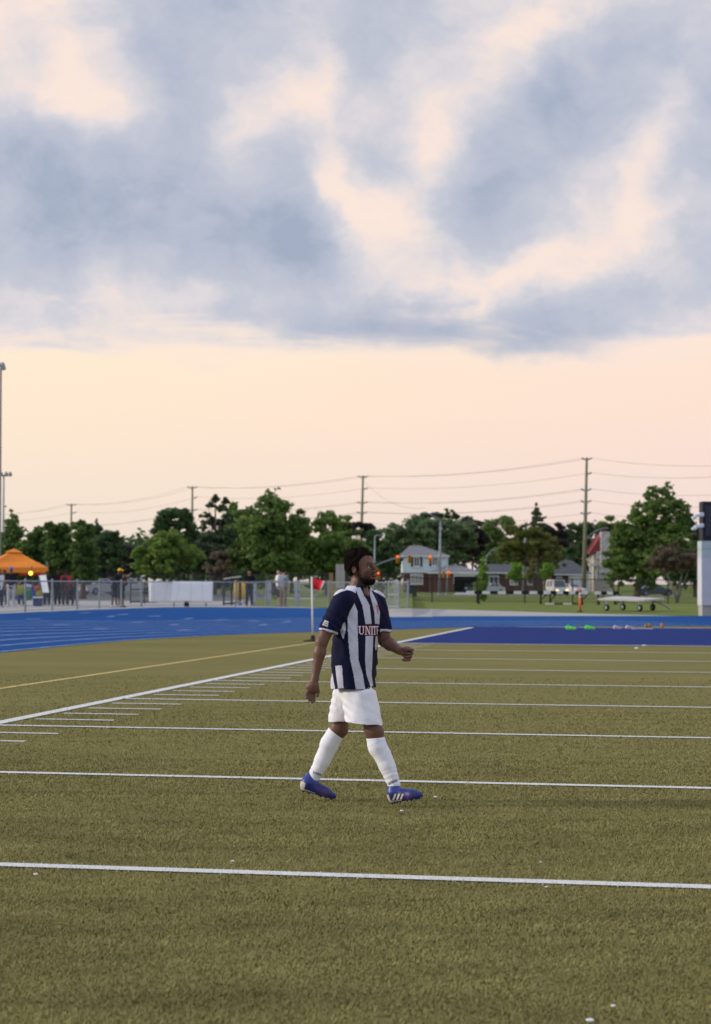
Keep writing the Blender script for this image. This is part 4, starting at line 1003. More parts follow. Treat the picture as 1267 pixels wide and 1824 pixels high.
# ---- houses
M_brick = mat('red_brick', (.125, .068, .058), .95, .3, 9., .3, 30.)
M_siding = mat('pale_siding', (.62, .70, .75), .7, .04, 2.)
M_roof = mat('grey_shingle', (.20, .205, .22), .95, .18, 3., .3, 14.)
M_roofd = mat('dark_shingle', (.10, .105, .12), .95, .18, 3., .3, 14.)
M_stone = mat('pale_stone', (.46, .41, .36), .95, .38, 2.2, .5, 6.)
M_redroof = mat('red_roof', (.24, .055, .06), .9, .15, 3.)
M_shut = mat('dark_shutter', (.03, .05, .05), .7, .1, 3.)
M_curtain = mat('curtained_glass', (.40, .40, .38), .3, .25, 1.2, spec=.7)
class House:
    def __init__(s, name, label, px, Y, scale_px=None):
        s.Y = Y; s.b = GX(px, Y); s.r = thing(name, s.b, label, 'house')
    def w(s, x, y, dy=0.): return P(x, y, s.Y + dy) - s.b
    def block(s, nm, x0, x1, y0, y1, dep, m, dy=0.):
        a = s.w(x0, y0, dy); b = s.w(x1, y1, dy); z0 = -.05 if y1 is None else b.z
        return MB().box(((a.x + b.x) / 2, dy + dep / 2, (a.z + b.z) / 2), (b.x - a.x, dep, a.z - b.z)).build(nm, m, s.r)
    def hip(s, nm, x0, x1, xr0, xr1, ye, yr, dep, m, dy=0., over=.35):
        a = s.w(x0, ye, dy); b = s.w(x1, ye, dy); r0 = s.w(xr0, yr, dy); r1 = s.w(xr1, yr, dy); zt = r0.z; ze = a.z; yc = dy + dep / 2
        V = [(a.x - over, dy - over, ze), (b.x + over, dy - over, ze), (b.x + over, dy + dep + over, ze), (a.x - over, dy + dep + over, ze), (r0.x, yc, zt), (r1.x, yc, zt)]
        o = MB().add(V, [(0, 1, 5, 4), (1, 2, 5), (2, 3, 4, 5), (3, 0, 4), (0, 3, 2, 1)]).build(nm, m, s.r)
        e = MB(); t = .18
        e.box(((a.x + b.x) / 2, dy - over - .03, ze - t / 2), (b.x - a.x + 2 * over, .06, t)); e.build('fascia', M_white, o); return o
    def window(s, x0, x1, y0, y1, dy=0., shutters=False, m=None, bars=1):
        a = s.w(x0, y0, dy); b = s.w(x1, y1, dy); W_ = b.x - a.x; H_ = a.z - b.z; cx = (a.x + b.x) / 2; cz = (a.z + b.z) / 2
        f = MB(); t = .13
        f.box((cx, dy - .04, cz + H_ / 2), (W_ + t, .1, t)).box((cx, dy - .04, cz - H_ / 2), (W_ + t, .1, t))
        for k in range(bars + 2):
            f.box((a.x + W_ * k / (bars + 1), dy - .042, cz), (t if k in (0, bars + 1) else .08, .1, H_ - t))
        o = f.build('window', M_white, s.r)
        MB().box((cx, dy - .015, cz), (W_, .03, H_)).build('pane', m or M_glass, o)
        MB().box((cx, dy - .08, cz - H_ / 2 - .1), (W_ + .3, .16, .07)).build('sill', M_white, o)
        if shutters:
            for sg in (-1, 1): MB().box((cx + sg * (W_ / 2 + .27), dy - .04, cz), (.38, .08, H_ + .1)).build('shutter', M_shut, o)
h = House('house', 'two-storey house with pale siding above brick and dark shutters', 758, 300)
gy = 1055
h.block('upper_wall', 717, 796.5, 989, 1020.5, 7.5, M_siding)
h.block('lower_wall', 720, 796, 1020.5, gy, 7.3, M_brick, .12)
h.hip('roof', 716, 797.5, 731, 752, 989.5, 971, 7.5, M_roof)
h.window(737.5, 747.5, 993, 1009, shutters=True); h.window(770, 779.5, 993, 1008, shutters=True)
h.window(732, 753, 1023, 1040, .12, m=M_curtain, bars=2)
h.block('door', 769, 775, 1024, gy, .1, M_shut, .03)
for x in (796.8, 717.2): MB().tube([h.w(x, 990, -.1), h.w(x, 1020, -.1)], .06, 6).build('downpipe', M_white, h.r)
h.block('garage_wall', 766, 808, 1020.5, gy, 5., M_brick, -2.2)
h.block('garage_wall', 808.2, 853, 1020, 1027, 4.9, M_white, -2.18)
h.block('garage_wall', 850, 854, 1027, gy, 4.9, M_brick, -2.17)
h.block('garage_shade_sheet', 808.5, 850, 1027, gy, .1, M_black, 2.)  # black sheet stands in for the shade inside the open garage
h.hip('garage_roof', 765, 853.5, 800, 818, 1019.5, 1006, 5.4, M_roof, -2.4)
h2 = House('house', 'long brick bungalow with dark roof behind the yellow-green tree', 905, 312)
h2.block('wall', 850, 968, 1019.5, gy, 8., M_brick)
h2.hip('roof', 846, 972, 868, 950, 1019.5, 1004.5, 8., M_roofd)
h2.block('chimney', 949.5, 958, 985, 1012, 1., mat('chimney_brick', (.34, .12, .08), .95, .2, 4.), 3.)
h2.window(909, 922, 1030, 1041, m=M_curtain); h2.window(872, 888, 1026, 1040); h2.window(940, 950, 1028, 1041)
h3 = House('house', 'grey-roofed house with white garage front left of the stone house', 1018, 318)
h3.block('wall', 985, 1013, 1022, gy, 7., M_brick); h3.block('garage_front', 1013, 1050, 1022, gy, 7., mat('pale_garage', (.60, .62, .66), .7, .05, 2.), -.1)
h3.hip('roof', 978, 1052, 1008, 1022, 1022.5, 997, 7.4, M_roofd, -.2)
h3.block('garage_door', 1018, 1034, 1026, gy, .08, M_white, -.2); h3.window(992, 1000, 1028, 1040)
h4 = House('house', 'tall pale stone house with steep red roof and stone chimney', 1068, 326)
h4.block('wall', 1057.5, 1092, 983, gy, 6., M_stone)
a = h4.w(1050, 984); b = h4.w(1092, 984); top_ = h4.w(1073, 950); tr_ = h4.w(1092, 950)
MB().add([(a.x, -.3, a.z), (top_.x, -.3, top_.z), (tr_.x + 1, -.3, tr_.z), (tr_.x + 1, 6.3, tr_.z), (top_.x, 6.3, top_.z), (a.x, 6.3, a.z), (a.x, -.3, a.z - .25), (a.x, 6.3, a.z - .25), (b.x, -.3, a.z - .25), (b.x, 6.3, a.z - .25)], [(0, 1, 4, 5), (1, 2, 3, 4), (0, 5, 7, 6), (0, 6, 8, 2, 1), (5, 4, 3, 9, 7)]).build('roof', M_redroof, h4.r)
h4.block('chimney', 1070.5, 1087, 947, 1020, 1.4, mat('chimney_stone', (.50, .47, .46), .95, .25, 2.5, .4, 6.), -.9)
h4.block('chimney_cap', 1071.5, 1080, 943.5, 947, 1.2, M_redroof, -.8)
h4.window(1063.5, 1068.5, 983.5, 993, -.3); h4.window(1063.5, 1069, 1014, 1032, -.0)
h4.block('porch', 1049, 1062, 1004, 1008, 1.2, mat('pale_trim', (.6, .58, .55), .8, .05, 2.), -1.)
h4.block('porch_post', 1052, 1054, 1008, gy, .3, M_stone, -.8)
h5 = House('house', 'low tan building glimpsed between trees behind the yellow capped person', 195, 230)
h5.block('wall', 172, 215, 1016, 1058, 6., mat('tan_wall', (.36, .20, .10), .9, .2, 2.)); h5.hip('roof', 168, 219, 185, 203, 1016, 1006, 6., M_roofd)
h5.block('door', 186, 193, 1017, 1057, .08, M_black, -.06)

# ---- vehicles
def car(label, px, Y, rz, colr, L_=4.4, van=False, lights=False, name='parked_car', cat='car'):
    b = GX(px, Y); root = thing(name, b, label, cat, None, rz); W_ = .88; H_ = 1.95 if van else 1.46
    mc = mat('car_paint_%s' % ('_'.join('%d' % (c * 100) for c in colr)), colr, .25, .03, 2., spec=.6)
    hl = L_ / 2
    prof = [(-hl, .35), (-hl - .02, .75), (-hl + .15, .92), (-hl + (.15 if van else .75), .98), (hl - (.9 if van else 1.25), .95), (hl - .1, .78), (hl, .55), (hl - .02, .3), (hl - .5, .22), (-hl + .4, .22)]
    mb = MB(); mb.prism([(x, 0, z) for x, z in prof], (0, -W_, 0), (0, W_, 0)); mb.build('body', mc, root, bevel=.05)
    cab = [(-hl + (.12 if van else .5), .93), (-hl + (.2 if van else 1.05), H_ - .03), (hl - (1.5 if van else 2.1), H_), (hl - (.85 if van else 1.25), .93)]
    V = []; 
    for sg in (-1, 1):
        for i, (x, z) in enumerate(cab): V.append((x, sg * (W_ - (.03 if i in (0, 3) else .2)), z))
    MB().add(V, [(0, 1, 2, 3), (7, 6, 5, 4), (0, 4, 5, 1), (1, 5, 6, 2), (2, 6, 7, 3), (3, 7, 4, 0)]).build('cabin', mc, root, bevel=.04)
    for sg in (-1, 1):
        def cp_(u, v):
            A = Vector(V[0 if sg < 0 else 4]).lerp(Vector(V[3 if sg < 0 else 7]), u); B = Vector(V[1 if sg < 0 else 5]).lerp(Vector(V[2 if sg < 0 else 6]), u)
            q = A.lerp(B, v); q.y += sg * .012; return q
        for u0, u1 in ((.14, .47), (.52, .86)):
            MB().add([cp_(u0, .15), cp_(u1, .15), cp_(u1, .88), cp_(u0, .88)], [(0, 1, 2, 3)]).build('side_window', M_glass, root)
    for i0, i1, nm in ((3, 2, 'windscreen'), (0, 1, 'rear_window')):
        A, B = Vector(V[i0]), Vector(V[i0 + 4]); C, D = Vector(V[i1]), Vector(V[i1 + 4]); off = Vector(((1 if nm == 'windscreen' else -1) * .02, 0, .01))
        MB().add([A.lerp(B, .07).lerp(C.lerp(D, .07), .1) + off, A.lerp(B, .93).lerp(C.lerp(D, .93), .1) + off, A.lerp(B, .93).lerp(C.lerp(D, .93), .9) + off, A.lerp(B, .07).lerp(C.lerp(D, .07), .9) + off], [(0, 1, 2, 3)]).build(nm, M_glass, root)
    for x in (-hl + .85, hl - .85):
        for sg in (-1, 1):
            R90 = Matrix.Rotation(math.pi / 2, 3, 'X')
            t = MB().lathe((x, sg * (W_ - .08), .32), [(.2, -.11), (.31, -.11), (.32, -.05), (.32, .05), (.31, .11), (.2, .11)], 18, R90).build('wheel', M_rubber, root, True)
            MB().lathe((x, sg * (W_ - .08), .32), [(.2, -.115), (.2, .115)], 14, R90).build('rim', M_galv, t)
    for sg in (-1, 1):
        MB().box((hl - .06, sg * .62, .66), (.12, .36, .16)).build('headlight', mat('headlight_lit', (.9, .8, .6), .3, .02, 2., emit=(1., .72, .35), estr=2.2) if lights else mat('headlight_glass', (.6, .62, .65), .15, .05, 2.), root, bevel=.02)
        MB().box((-hl + .02, sg * .68, .78), (.1, .26, .16)).build('tail_light', mat('tail_red', (.35, .02, .02), .3, .05, 2.), root, bevel=.02)
    return root
car('silver hatchback parked in the driveway by the brick bungalow', 872, 270, math.radians(-150), (.46, .50, .52))
car('dark car standing inside the open garage of the two-storey house', 836, 299.6, math.radians(-90), (.05, .05, .06), 4.2)
car('white van with lit headlights on the road behind the barriers', 992, 229, math.radians(-80), (.62, .62, .62), 4.8, True, True)
car('white hatchback right of the van with lit headlights', 1021, 246, math.radians(-60), (.66, .68, .70), 4.0)
car('silver car with rear toward us left of the yellow capped person', 184, 172, math.radians(40), (.45, .47, .49), 4.4)
car('pale car partly hidden behind the yellow capped person', 236, 180, math.radians(15), (.50, .52, .54), 4.4)
car('dark blue car in shade under the largest right tree', 1168, 228, math.radians(5), (.05, .06, .10), 4.4)

# ---- steeplechase barriers, cart, marker post
M_bw = mat('barrier_white', (.76, .77, .76), .7, .05, 5.); M_bb = mat('barrier_black', (.018, .018, .02), .7, .1, 5.)
def barrier(label, x0, x1, y, Y, nb, first_white, dz=0., th=.22, ry=0.):
    b = GX((x0 + x1) / 2, Y); root = thing('steeplechase_barrier', b, label, 'barrier', 'striped barriers on the lawn', ry)
    z = P((x0 + x1) / 2, y, Y).z; ln = (x1 - x0) * S(Y)
    for i in range(nb):
        xa = -ln / 2 + ln * i / nb; m = M_bw if (i % 2 == 0) == first_white else M_bb
        MB().box((xa + ln / nb / 2, 0, z), (ln / nb - .004, th, th)).build('beam_band', m, root)
    if z > .3:
        for sx in (-.36, .36):
            x = sx * ln
            MB().box((x, .0, z / 2 - .05), (.12, .12, z - .1)).build('upright', M_bb, root)
            MB().box((x, 0, .05), (.14, 1.1, .1)).build('foot', M_bb, root)
            MB().tube([(x, -.5, .08), (x, 0, z - .12)], .035, 6).build('brace', M_bb, root)
            MB().tube([(x + .45, 0, z - .12), (x, 0, .25)], .04, 6).build('diagonal', M_bb, root)
    return root
barrier('longest black and white striped barrier, left one on the lawn', 831, 985, 1055.5, 136, 11, True)
barrier('striped barrier in the middle, slightly turned, behind the orange post', 969, 1047, 1055.5, 133, 7, True, ry=.06)
barrier('striped barrier on the right behind the flat cart', 1060, 1102, 1056, 134, 4, True)
barrier('low striped pole lying on the grass under the middle barrier', 972, 1034, 1075.5, 131, 4, True, th=.1)
mk = G(1033.5, 1090); post = thing('marker_post', mk, 'orange marker post with white bands at the track edge', 'marker post'); MY = mk.y
zt = P(1033, 1049, MY).z
M_mo = mat('marker_orange', (.75, .12, .04), .6, .05, 4.)
MB().lathe((0, 0, 0), [(.17, 0), (.17, .03), (.06, .07)], 14).build('base', M_rubber, post)
zs = [.05, zt * .62, zt * .70, zt * .75, zt * .84, zt]; cm = [M_mo, M_white, M_mo, M_white, M_mo]
for i in range(5): MB().lathe((0, 0, 0), [(.058, zs[i]), (.056, zs[i + 1])] + ([(.03, zt + .04)] if i == 4 else []), 14).build('band', cm[i], post, True)
cb = GX(1125, 104); cart = thing('flat_cart', cb, 'low flat wheeled platform cart standing on the grass', 'cart'); KY = 104.
zt = P(1125, 1068, KY).z
pl_ = [P(1065, 1069, 103) - cb, P(1146, 1071.5, 101.5) - cb, P(1184, 1068.5, 104) - cb, P(1098, 1064.5, 106.5) - cb]
zt = min(p.z for p in pl_)
dk = MB().prism(pl_, (0, 0, 0), (0, 0, .09)).build('deck', mat('cart_deck', (.50, .47, .46), .8, .08, 3.), cart)
for i, (x, y, Y_) in enumerate(((1081, 1081, 102.4), (1110, 1080, 105.4), (1140, 1083, 101.6), (1163, 1080, 104.6))):
    q = GX(x, Y_) - cb; R = Matrix.Rotation(.5 + math.pi / 2 * 0, 3, 'Z') @ Matrix.Rotation(math.pi / 2, 3, 'Y')
    t = MB().lathe((q.x, q.y, .19), [(.1, -.06), (.18, -.06), (.19, -.03), (.19, .03), (.18, .06), (.1, .06)], 16, R).build('wheel', M_rubber, cart, True)
    MB().lathe((q.x, q.y, .19), [(.1, -.065), (.1, .065)], 12, R).build('rim', M_galv, t)
    MB().box((q.x, q.y, (zt + .3) / 2 + .06), (.1, .1, zt - .3)).build('caster_fork', M_grey, cart)
MB().tube([pl_[2] + Vector((-.3, -.1, -.03)), GX(1196, 103.4) - cb + Vector((0, 0, .08))], .03, 6).build('tow_bar', M_grey, cart)
MB().tube([pl_[2] + Vector((-.6, .3, -.03)), GX(1196, 103.5) - cb + Vector((0, 0, .08))], .03, 6).build('tow_bar', M_grey, cart)

# ---- white panelled building with dark top at the right edge
BY = G(1256, 1097).y; bb = GX(1262, BY); bld = thing('panelled_building', bb, 'white panelled building with dark top at the right picture edge', 'building')
def bx_(nm, x0, x1, y0, y1, dep, m, dy=0., par=None):
    a = P(x0, y0, BY) - bb; b = P(x1, y1, BY) - bb
    return MB().box(((a.x + b.x) / 2, dy + dep / 2, (a.z + b.z) / 2), (b.x - a.x, dep, a.z - b.z)).build(nm, m, par or bld)
M_pan = mat('white_panel', (.56, .56, .60), .6, .04, 1.5); M_dk = mat('dark_cladding', (.028, .027, .036), .6, .1, 1.5)
bx_('plinth', 1251.5, 1420, 1078.5, 1098, 1.0, M_conc, .05)
for i, x in enumerate((1250, 1269, 1288, 1307, 1326, 1345, 1364, 1383, 1402)):
    bx_('wall_panel', x, x + 18.8, 993, 1078.3, 1.1, M_pan, -.02)
    for j, (y0, y1) in enumerate(((963.5, 977.8), (978.2, 992.8))): bx_('glass_block_panel', x, x + 18.8, y0, y1, 1.1, mat('pale_glass_panel', (.46, .54, .55), .3, .06, 2.), -.02)
bx_('parapet', 1252, 1420, 893, 963.3, .9, M_dk, .05)
bx_('parapet_panel', 1258, 1412, 901, 955, .06, mat('dark_panel', (.05, .05, .065), .5, .1, 2.), -.015)
M_fl = mat('floodlight_white', (.75, .78, .80), .5, .04, 3.)
for j, y in enumerate((918.5, 938)):
    fo = thing('floodlight', P(1246, y, BY - .25), ('upper' if j == 0 else 'lower') + ' white floodlight cluster on the corner of the dark parapet', 'floodlight')
    MB().tube([(.25, .2, 0), (-.05, .0, -.02)], .035, 8).build('bracket', M_galv, fo)
    for k, (dx, dz, w_) in enumerate(((.06, .05, .26), (-.14, -.0, .24), (-.28, -.10, .2))):
        MB().box((dx, -.06 * k - .05, dz), (w_, .3, .19 if k == 0 else .13)).build('lamp_housing', M_fl, fo, bevel=.03)

# ---- gear behind the fence in the middle
M_pad = mat('yellow_pad', (.62, .38, .04), .6, .06, 4.)
gq = GX(428, 97); gear = thing('wheeled_rack', gq, 'black wheeled rack with two yellow padded posts behind the fence', 'rack')
for x in (421.5, 434.5):
    a = P(x, 1061, 97) - gq; MB().tube([(a.x, 0, .3), (a.x, 0, P(x, 1038, 97).z - TZ)], .14, 12).build('yellow_pad', M_pad, gear, True)
    MB().lathe((a.x, 0, 0), [(.2, .05), (.2, .2), (.1, .33)], 12).build('foot', M_grey, gear)
for x in (399, 413, 428, 429.5):
    a = GX(x, 97) - gq; MB().tube([(a.x, 0, 0), (a.x, 0, 1.4 if x > 410 else 1.2)], .05, 6).build('upright', M_black, gear)
MB().tube([GX(398, 96.4) - gq + Vector((0, 0, .08)), GX(430, 97) - gq + Vector((0, 0, .14))], .05, 6).build('base_bar', M_black, gear)
MB().tube([P(398, 1031.5, 97) - gq, P(430, 1027, 97) - gq], .05, 6).build('top_bar', M_conc_pole, gear)
MB().tube([P(398, 1052, 97) - gq, P(430, 1049, 97) - gq], .03, 6).build('cross_bar', M_black, gear)
for i, (x0, x1, y0, lb) in enumerate(((451, 457.5, 1038, 'pale grey upright panel just right of the black-clad man'), (473, 484, 1034, 'grey upright panel behind the small bush at the fence'), (525, 535, 1034, 'grey cabinet behind the fence left of the corner flag'))):
    b = GX((x0 + x1) / 2, 107); o = thing('utility_cabinet', b, lb, 'cabinet'); z = P(x0, y0, 107).z - TZ; wd = (x1 - x0) * S(107)
    MB().box((0, 0, z / 2), (wd, .3, z)).build('housing', mat('cabinet_grey', (.33, .37, .42), .6, .06, 2.), o, bevel=.02)
    MB().box((0, -.16, z * .52), (wd * .8, .02, z * .8)).build('door', mat('cabinet_door', (.38, .42, .47), .6, .06, 2.), o)
    MB().box((wd * .3, -.18, z * .5), (.04, .03, .12)).build('handle', M_black, o)
pt = GX(545, 110); pic = thing('picnic_table', pt, 'small grey picnic table behind the fence near the corner flag', 'table')
MB().box((0, 0, .74), (1.5, .7, .05)).build('tabletop', M_conc, pic)
for sy in (-.6, .6): MB().box((0, sy, .44), (1.5, .25, .05)).build('bench', M_conc, pic)
for x in (-.5, .5):
    MB().tube([(x, -.6, 0), (x, .25, .72)], .04, 6).build('leg', M_grey, pic); MB().tube([(x, .6, 0), (x, -.25, .72)], .04, 6).build('leg', M_grey, pic)
sg_ = GX(606, 120); sg = thing('notice_board', sg_, 'pale two-panel notice board behind the player head', 'notice board')
for x in (602.5, 610.5):
    a = P(x, 1005, 120) - sg_; MB().box((a.x, 0, a.z - .75), (.3, .06, 1.5)).build('board', mat('board_grey', (.40, .38, .36), .8, .08, 2.), sg)
    MB().tube([(a.x, .08, 0), (a.x, .08, a.z)], .05, 6).build('post', mat('tan_post', (.30, .20, .10), .9, .1, 2.), sg)
tr = GX(586, 152)
wp = thing('timber_post', GX(590, 112), 'tan timber post behind the fence right of the corner flag', 'post'); MB().box((0, 0, .85), (.22, .22, 1.7)).build('shaft', mat('tan_timber', (.34, .22, .10), .9, .15, 3.), wp); MB().box((0, 0, 1.73), (.28, .28, .06)).build('cap', mat('tan_timber', (.3, .2, .1)), wp)
rk = GX(255, 102); rack = thing('bike_rack', rk, 'low black tubular rack behind the fence left of the banner', 'rack')
for x in (233, 258):
    a = GX(x, 102) - rk; MB().tube([(a.x, 0, 0), (a.x, 0, 1.2)], .04, 6).build('upright', M_black, rack)
MB().tube([GX(233, 102) - rk + Vector((0, 0, .12)), GX(280, 101.5) - rk + Vector((0, 0, .1))], .05, 6).build('base_bar', M_black, rack)
MB().tube([P(233, 1050, 102) - rk, P(265, 1049, 102) - rk], .035, 6).build('cross_bar', M_black, rack)
MB().tube([P(240, 1028, 102) - rk, P(280, 1027, 102) - rk], .035, 6).build('cross_bar', M_black, rack)
wb = GX(333, FP[8].y - .1); wblk = thing('ballast_block', wb, 'small black block on the ground under the white banner', 'block'); MB().box((0, 0, .1), (.22, .2, .2)).build('body', M_rubber, wblk, bevel=.02); MB().tube([(-.06, 0, .2), (0, 0, .26), (.06, 0, .2)], .012, 6).build('handle', M_rubber, wblk)
bx0 = GX(735, 205); ub = thing('utility_box', bx0, 'dark green utility box on the grass left of the signal pole', 'utility box'); MB().box((0, 0, .55), (.9, .6, 1.1)).build('housing', mat('utility_green', (.05, .07, .06), .6, .1, 2.), ub, bevel=.03); MB().box((0, 0, 1.13), (1.0, .7, .06)).build('lid', M_black, ub)

# ================================================================== PEOPLE
def clothes(name, V, Q, m, parent, smooth=True, loc=None, cols=None):
    me = np_mesh(name, V - np.array(loc) if loc is not None else V, Q, smooth); me.materials.append(m)
    if cols is not None: set_col(me, cols)
    return link(bpy.data.objects.new(name, me), parent)
def hand_caps(f, wrist, tip_dir, side, k=.006, ln=.17, r=.0095, curl=.35, out=None):
    wv_ = Vector(wrist); d = Vector(tip_dir).normalized(); s = Vector(side).normalized(); nn = d.cross(s).normalized()
    palm = wv_ + d * .045
    f.cap(wv_, palm, .024, .028, .015)
    for i, (o, l) in enumerate(((-.03, .062), (-.01, .075), (.011, .072), (.03, .055))):
        b = wv_ + d * .075 + s * o; m1 = b + d * l * .55 + nn * curl * l * .35; t = m1 + d * l * .4 + nn * curl * l * .9
        f.cap(palm + s * o * .6, b, .014, .011, k + .006); f.cap(b, m1, .0105, r, k); f.cap(m1, t, r, r * .85, k)
    b = wv_ + d * .025 - s * .03; m1 = b + d * .035 - s * .025; f.cap(wv_ + d * .02, b, .015, .012, .01); f.cap(b, m1, .012, .0105, k); f.cap(m1, m1 + d * .032 + nn * .012, .0105, .009, k)
SK = {'dark': (.10, .055, .038), 'brown': (.22, .12, .08), 'light': (.48, .30, .22)}
def bg_person(label, px, Y, yaw, skin='brown', shirt=(.02, .02, .025), legs=(.03, .03, .04), shorts=False, hair=(.012, .010, .009), cap=None, shoes=(.5, .5, .5), H=1.76, pose='stand', sleeve=True, lean=0., backpack=None, seat_z=0.):
    base = GX(px, Y); base.z += seat_z; root = thing('person', base, label, 'person')
    k = H / 1.76; cy_, sy_ = math.cos(yaw), math.sin(yaw)
    # local frame: forward, right, up; yaw 0 faces the camera, positive turns towards the right of the picture
    def W(fw, rt, up):
        return Vector((fw * sy_ - rt * cy_, -fw * cy_ - rt * sy_, up)) * k
    hz = 1.62; sh = 1.42; hip = .92
    bend = lean
    def T(fw, rt, up):                       # lean the upper body forward about the hips
        if up > hip: fw += (up - hip) * math.sin(bend); up = hip + (up - hip) * math.cos(bend)
        return W(fw, rt, up)
    if pose == 'sit':
        hipz = .48
        def T(fw, rt, up): return W(fw + (up - hip) * .12, rt, up - hip + hipz)
        kn = [W(.42, -.12, .50), W(.42, .12, .50)]; an = [W(.40, -.13, .09), W(.40, .13, .09)]; hp = [W(0, -.09, .48), W(0, .09, .48)]
    else:
        st = {'walk': (.12, -.14)}.get(pose, (.03, -.04))
        kn = [W(.02 + st[0] * .5, -.10, .50), W(.02 + st[1] * .5, .10, .50)]; an = [W(st[0], -.12, .09), W(st[1], .12, .09)]; hp = [W(0, -.09, hip), W(0, .09, hip)]
    shd = [T(0, -.185, sh), T(0, .185, sh)]
    if pose == 'lean': el = [T(.12, -.26, 1.17), T(.12, .26, 1.17)]; wr_ = [T(.30, -.10, 1.12), T(.30, .10, 1.12)]
    elif pose == 'fold': el = [T(.06, -.25, 1.14), T(.06, .25, 1.14)]; wr_ = [T(.24, .02, 1.16), T(.25, -.02, 1.12)]
    elif pose == 'phone': el = [T(.06, -.25, 1.14), T(.10, .24, 1.12)]; wr_ = [T(.28, -.12, 1.22), T(.32, .10, 1.24)]
    else: el = [T(-.02, -.235, 1.12), T(.0, .235, 1.12)]; wr_ = [T(.06, -.24, .87), T(.08, .24, .87)]
    h = .015
    pts = [T(0, 0, 1.85), *kn, *an, *wr_, *el, W(.3, 0, 0), W(-.3, 0, 0), W(.5, .2, .6), W(.5, -.2, .6)]
    P_ = np.array([list(p) for p in pts]); lo = P_.min(0) - .2; hi = P_.max(0) + .2; lo[2] = -.03
    F = Field(lo, hi, h); hd = T(.02, 0, hz + .02)
    fwd = W(1, 0, 0) / k; rgt = W(0, 1, 0) / k; ax = np.array([list(fwd), list(rgt), [0, 0, 1]])
    F.ell(hd, (.098, .078, .118), .02, ax); F.ell(hd + fwd * .025 + Vector((0, 0, -.06)), (.07, .062, .06), .02, ax)
    F.cap(hd + fwd * .095 + Vector((0, 0, .005)), hd + fwd * .112 + Vector((0, 0, -.03)), .012, .014, .01)
    for sg in (-1, 1): F.ell(hd + rgt * .08 * sg - fwd * .01, (.02, .01, .032), .008, ax)
    F.cap(T(-.01, 0, 1.40), T(.0, 0, 1.54), .06, .055, .03)
    F.cap(T(0, 0, 1.25), T(0, 0, 1.0), .13, .12, .04); F.cap(shd[0], shd[1], .06, .06, .05); F.cap(hp[0], hp[1], .10, .10, .05)
    for i in (0, 1):
        F.cap(shd[i], el[i], .052, .04, .02); F.cap(el[i], wr_[i], .04, .027, .015)
        d = (wr_[i] - el[i]).normalized(); hand_caps(F, wr_[i], d, rgt if pose != 'stand' else fwd, .008)
        F.cap(hp[i], kn[i], .08, .056, .03); F.cap(kn[i], an[i], .054, .04, .02); F.cap(an[i], an[i] + fwd * .12 + Vector((0, 0, -.05)), .042, .03, .02)
    V, Q = F.mesh(); clothes('body', V, Q, mat('skin_' + skin, SK[skin], .55, .12, 12.), root)
    nm = lambda c: '_'.join('%d' % (x * 1000) for x in c)
    F = Field(lo, hi, h)                      # shirt
    F.cap(T(0, -.06, 1.30), T(0, -.05, .90), .135, .125, .04); F.cap(T(0, .06, 1.30), T(0, .05, .90), .135, .125, .04); F.cap(shd[0], shd[1], .075, .075, .05)
    for i in (0, 1):
        e = shd[i].lerp(el[i], .75 if sleeve is True else 1.); F.cap(shd[i], e, .072, .066, .03)
        if sleeve == 'long': F.cap(el[i], wr_[i], .058, .042, .02)
    F.fn(lambda p: -1. * np.ones(p.shape[:-1]) * 0 + .012 * wob(p, 14, 3) + 9 * 0 - 9, lo, hi, 0, 'i') if False else None
    F.F += (.008 * wob(F.sub(lo, hi)[1], 16, 2)).astype(np.float32)[:F.F.shape[0], :F.F.shape[1], :F.F.shape[2]]
    V, Q = F.mesh(); so_ = clothes('shirt', V, Q, mat('cloth_' + nm(shirt), shirt, .9, .1, 8.), root)
    F = Field(lo, hi, h)                      # trousers or shorts
    F.cap(hp[0], hp[1], .125, .125, .04)
    for i in (0, 1):
        F.cap(hp[i], kn[i], .105, .085, .03)
        if not shorts: F.cap(kn[i], an[i], .078, .068, .02)
    F.F += (.008 * wob(F.sub(lo, hi)[1], 15, 5)).astype(np.float32)[:F.F.shape[0], :F.F.shape[1], :F.F.shape[2]]
    V, Q = F.mesh(); clothes('shorts' if shorts else 'trousers', V, Q, mat('cloth_' + nm(legs), legs, .9, .1, 8.), root)
    for i in (0, 1):
        F = Field(np.array(an[i]) - .25, np.array(an[i]) + .3, .012)
        g = an[i].copy(); g.z = .045
        F.cap(g - fwd * .05, g + fwd * .16, .046, .038, .02); F.cap(g, an[i], .046, .05, .03)
        F.fn(lambda p: -p[..., 2] + .004, np.array(an[i]) - .25, np.array(an[i]) + .3, 0, 'i')
        V, Q = F.mesh(); clothes('shoe', V, Q, mat('shoe_' + nm(shoes), shoes, .6, .1, 8.), root)
    F = Field(np.array(hd) - .22, np.array(hd) + .24, .011)
    hc = cap or hair
    F.ell(hd + Vector((0, 0, .03)) - fwd * .012, (.112, .092, .105), .0, ax)
    ul = np.array(list(fwd), np.float32)
    hq = np.array(list(hd), np.float32)
    F.fn(lambda p: -(p[..., 2] - hq[2] - .02) + ((p - hq) @ ul) * (.5 if not cap else .1), np.array(hd) - .22, np.array(hd) + .24, 0, 'i')
    if cap: F.cap(hd + fwd * .08 + Vector((0, 0, .045)), hd + fwd * .17 + Vector((0, 0, .03)), .045, .03, .01)
    V, Q = F.mesh(); clothes('cap' if cap else 'hair', V, Q, mat(('cap_' if cap else 'hair_') + nm(hc), hc, .9, .15, 20.), root)
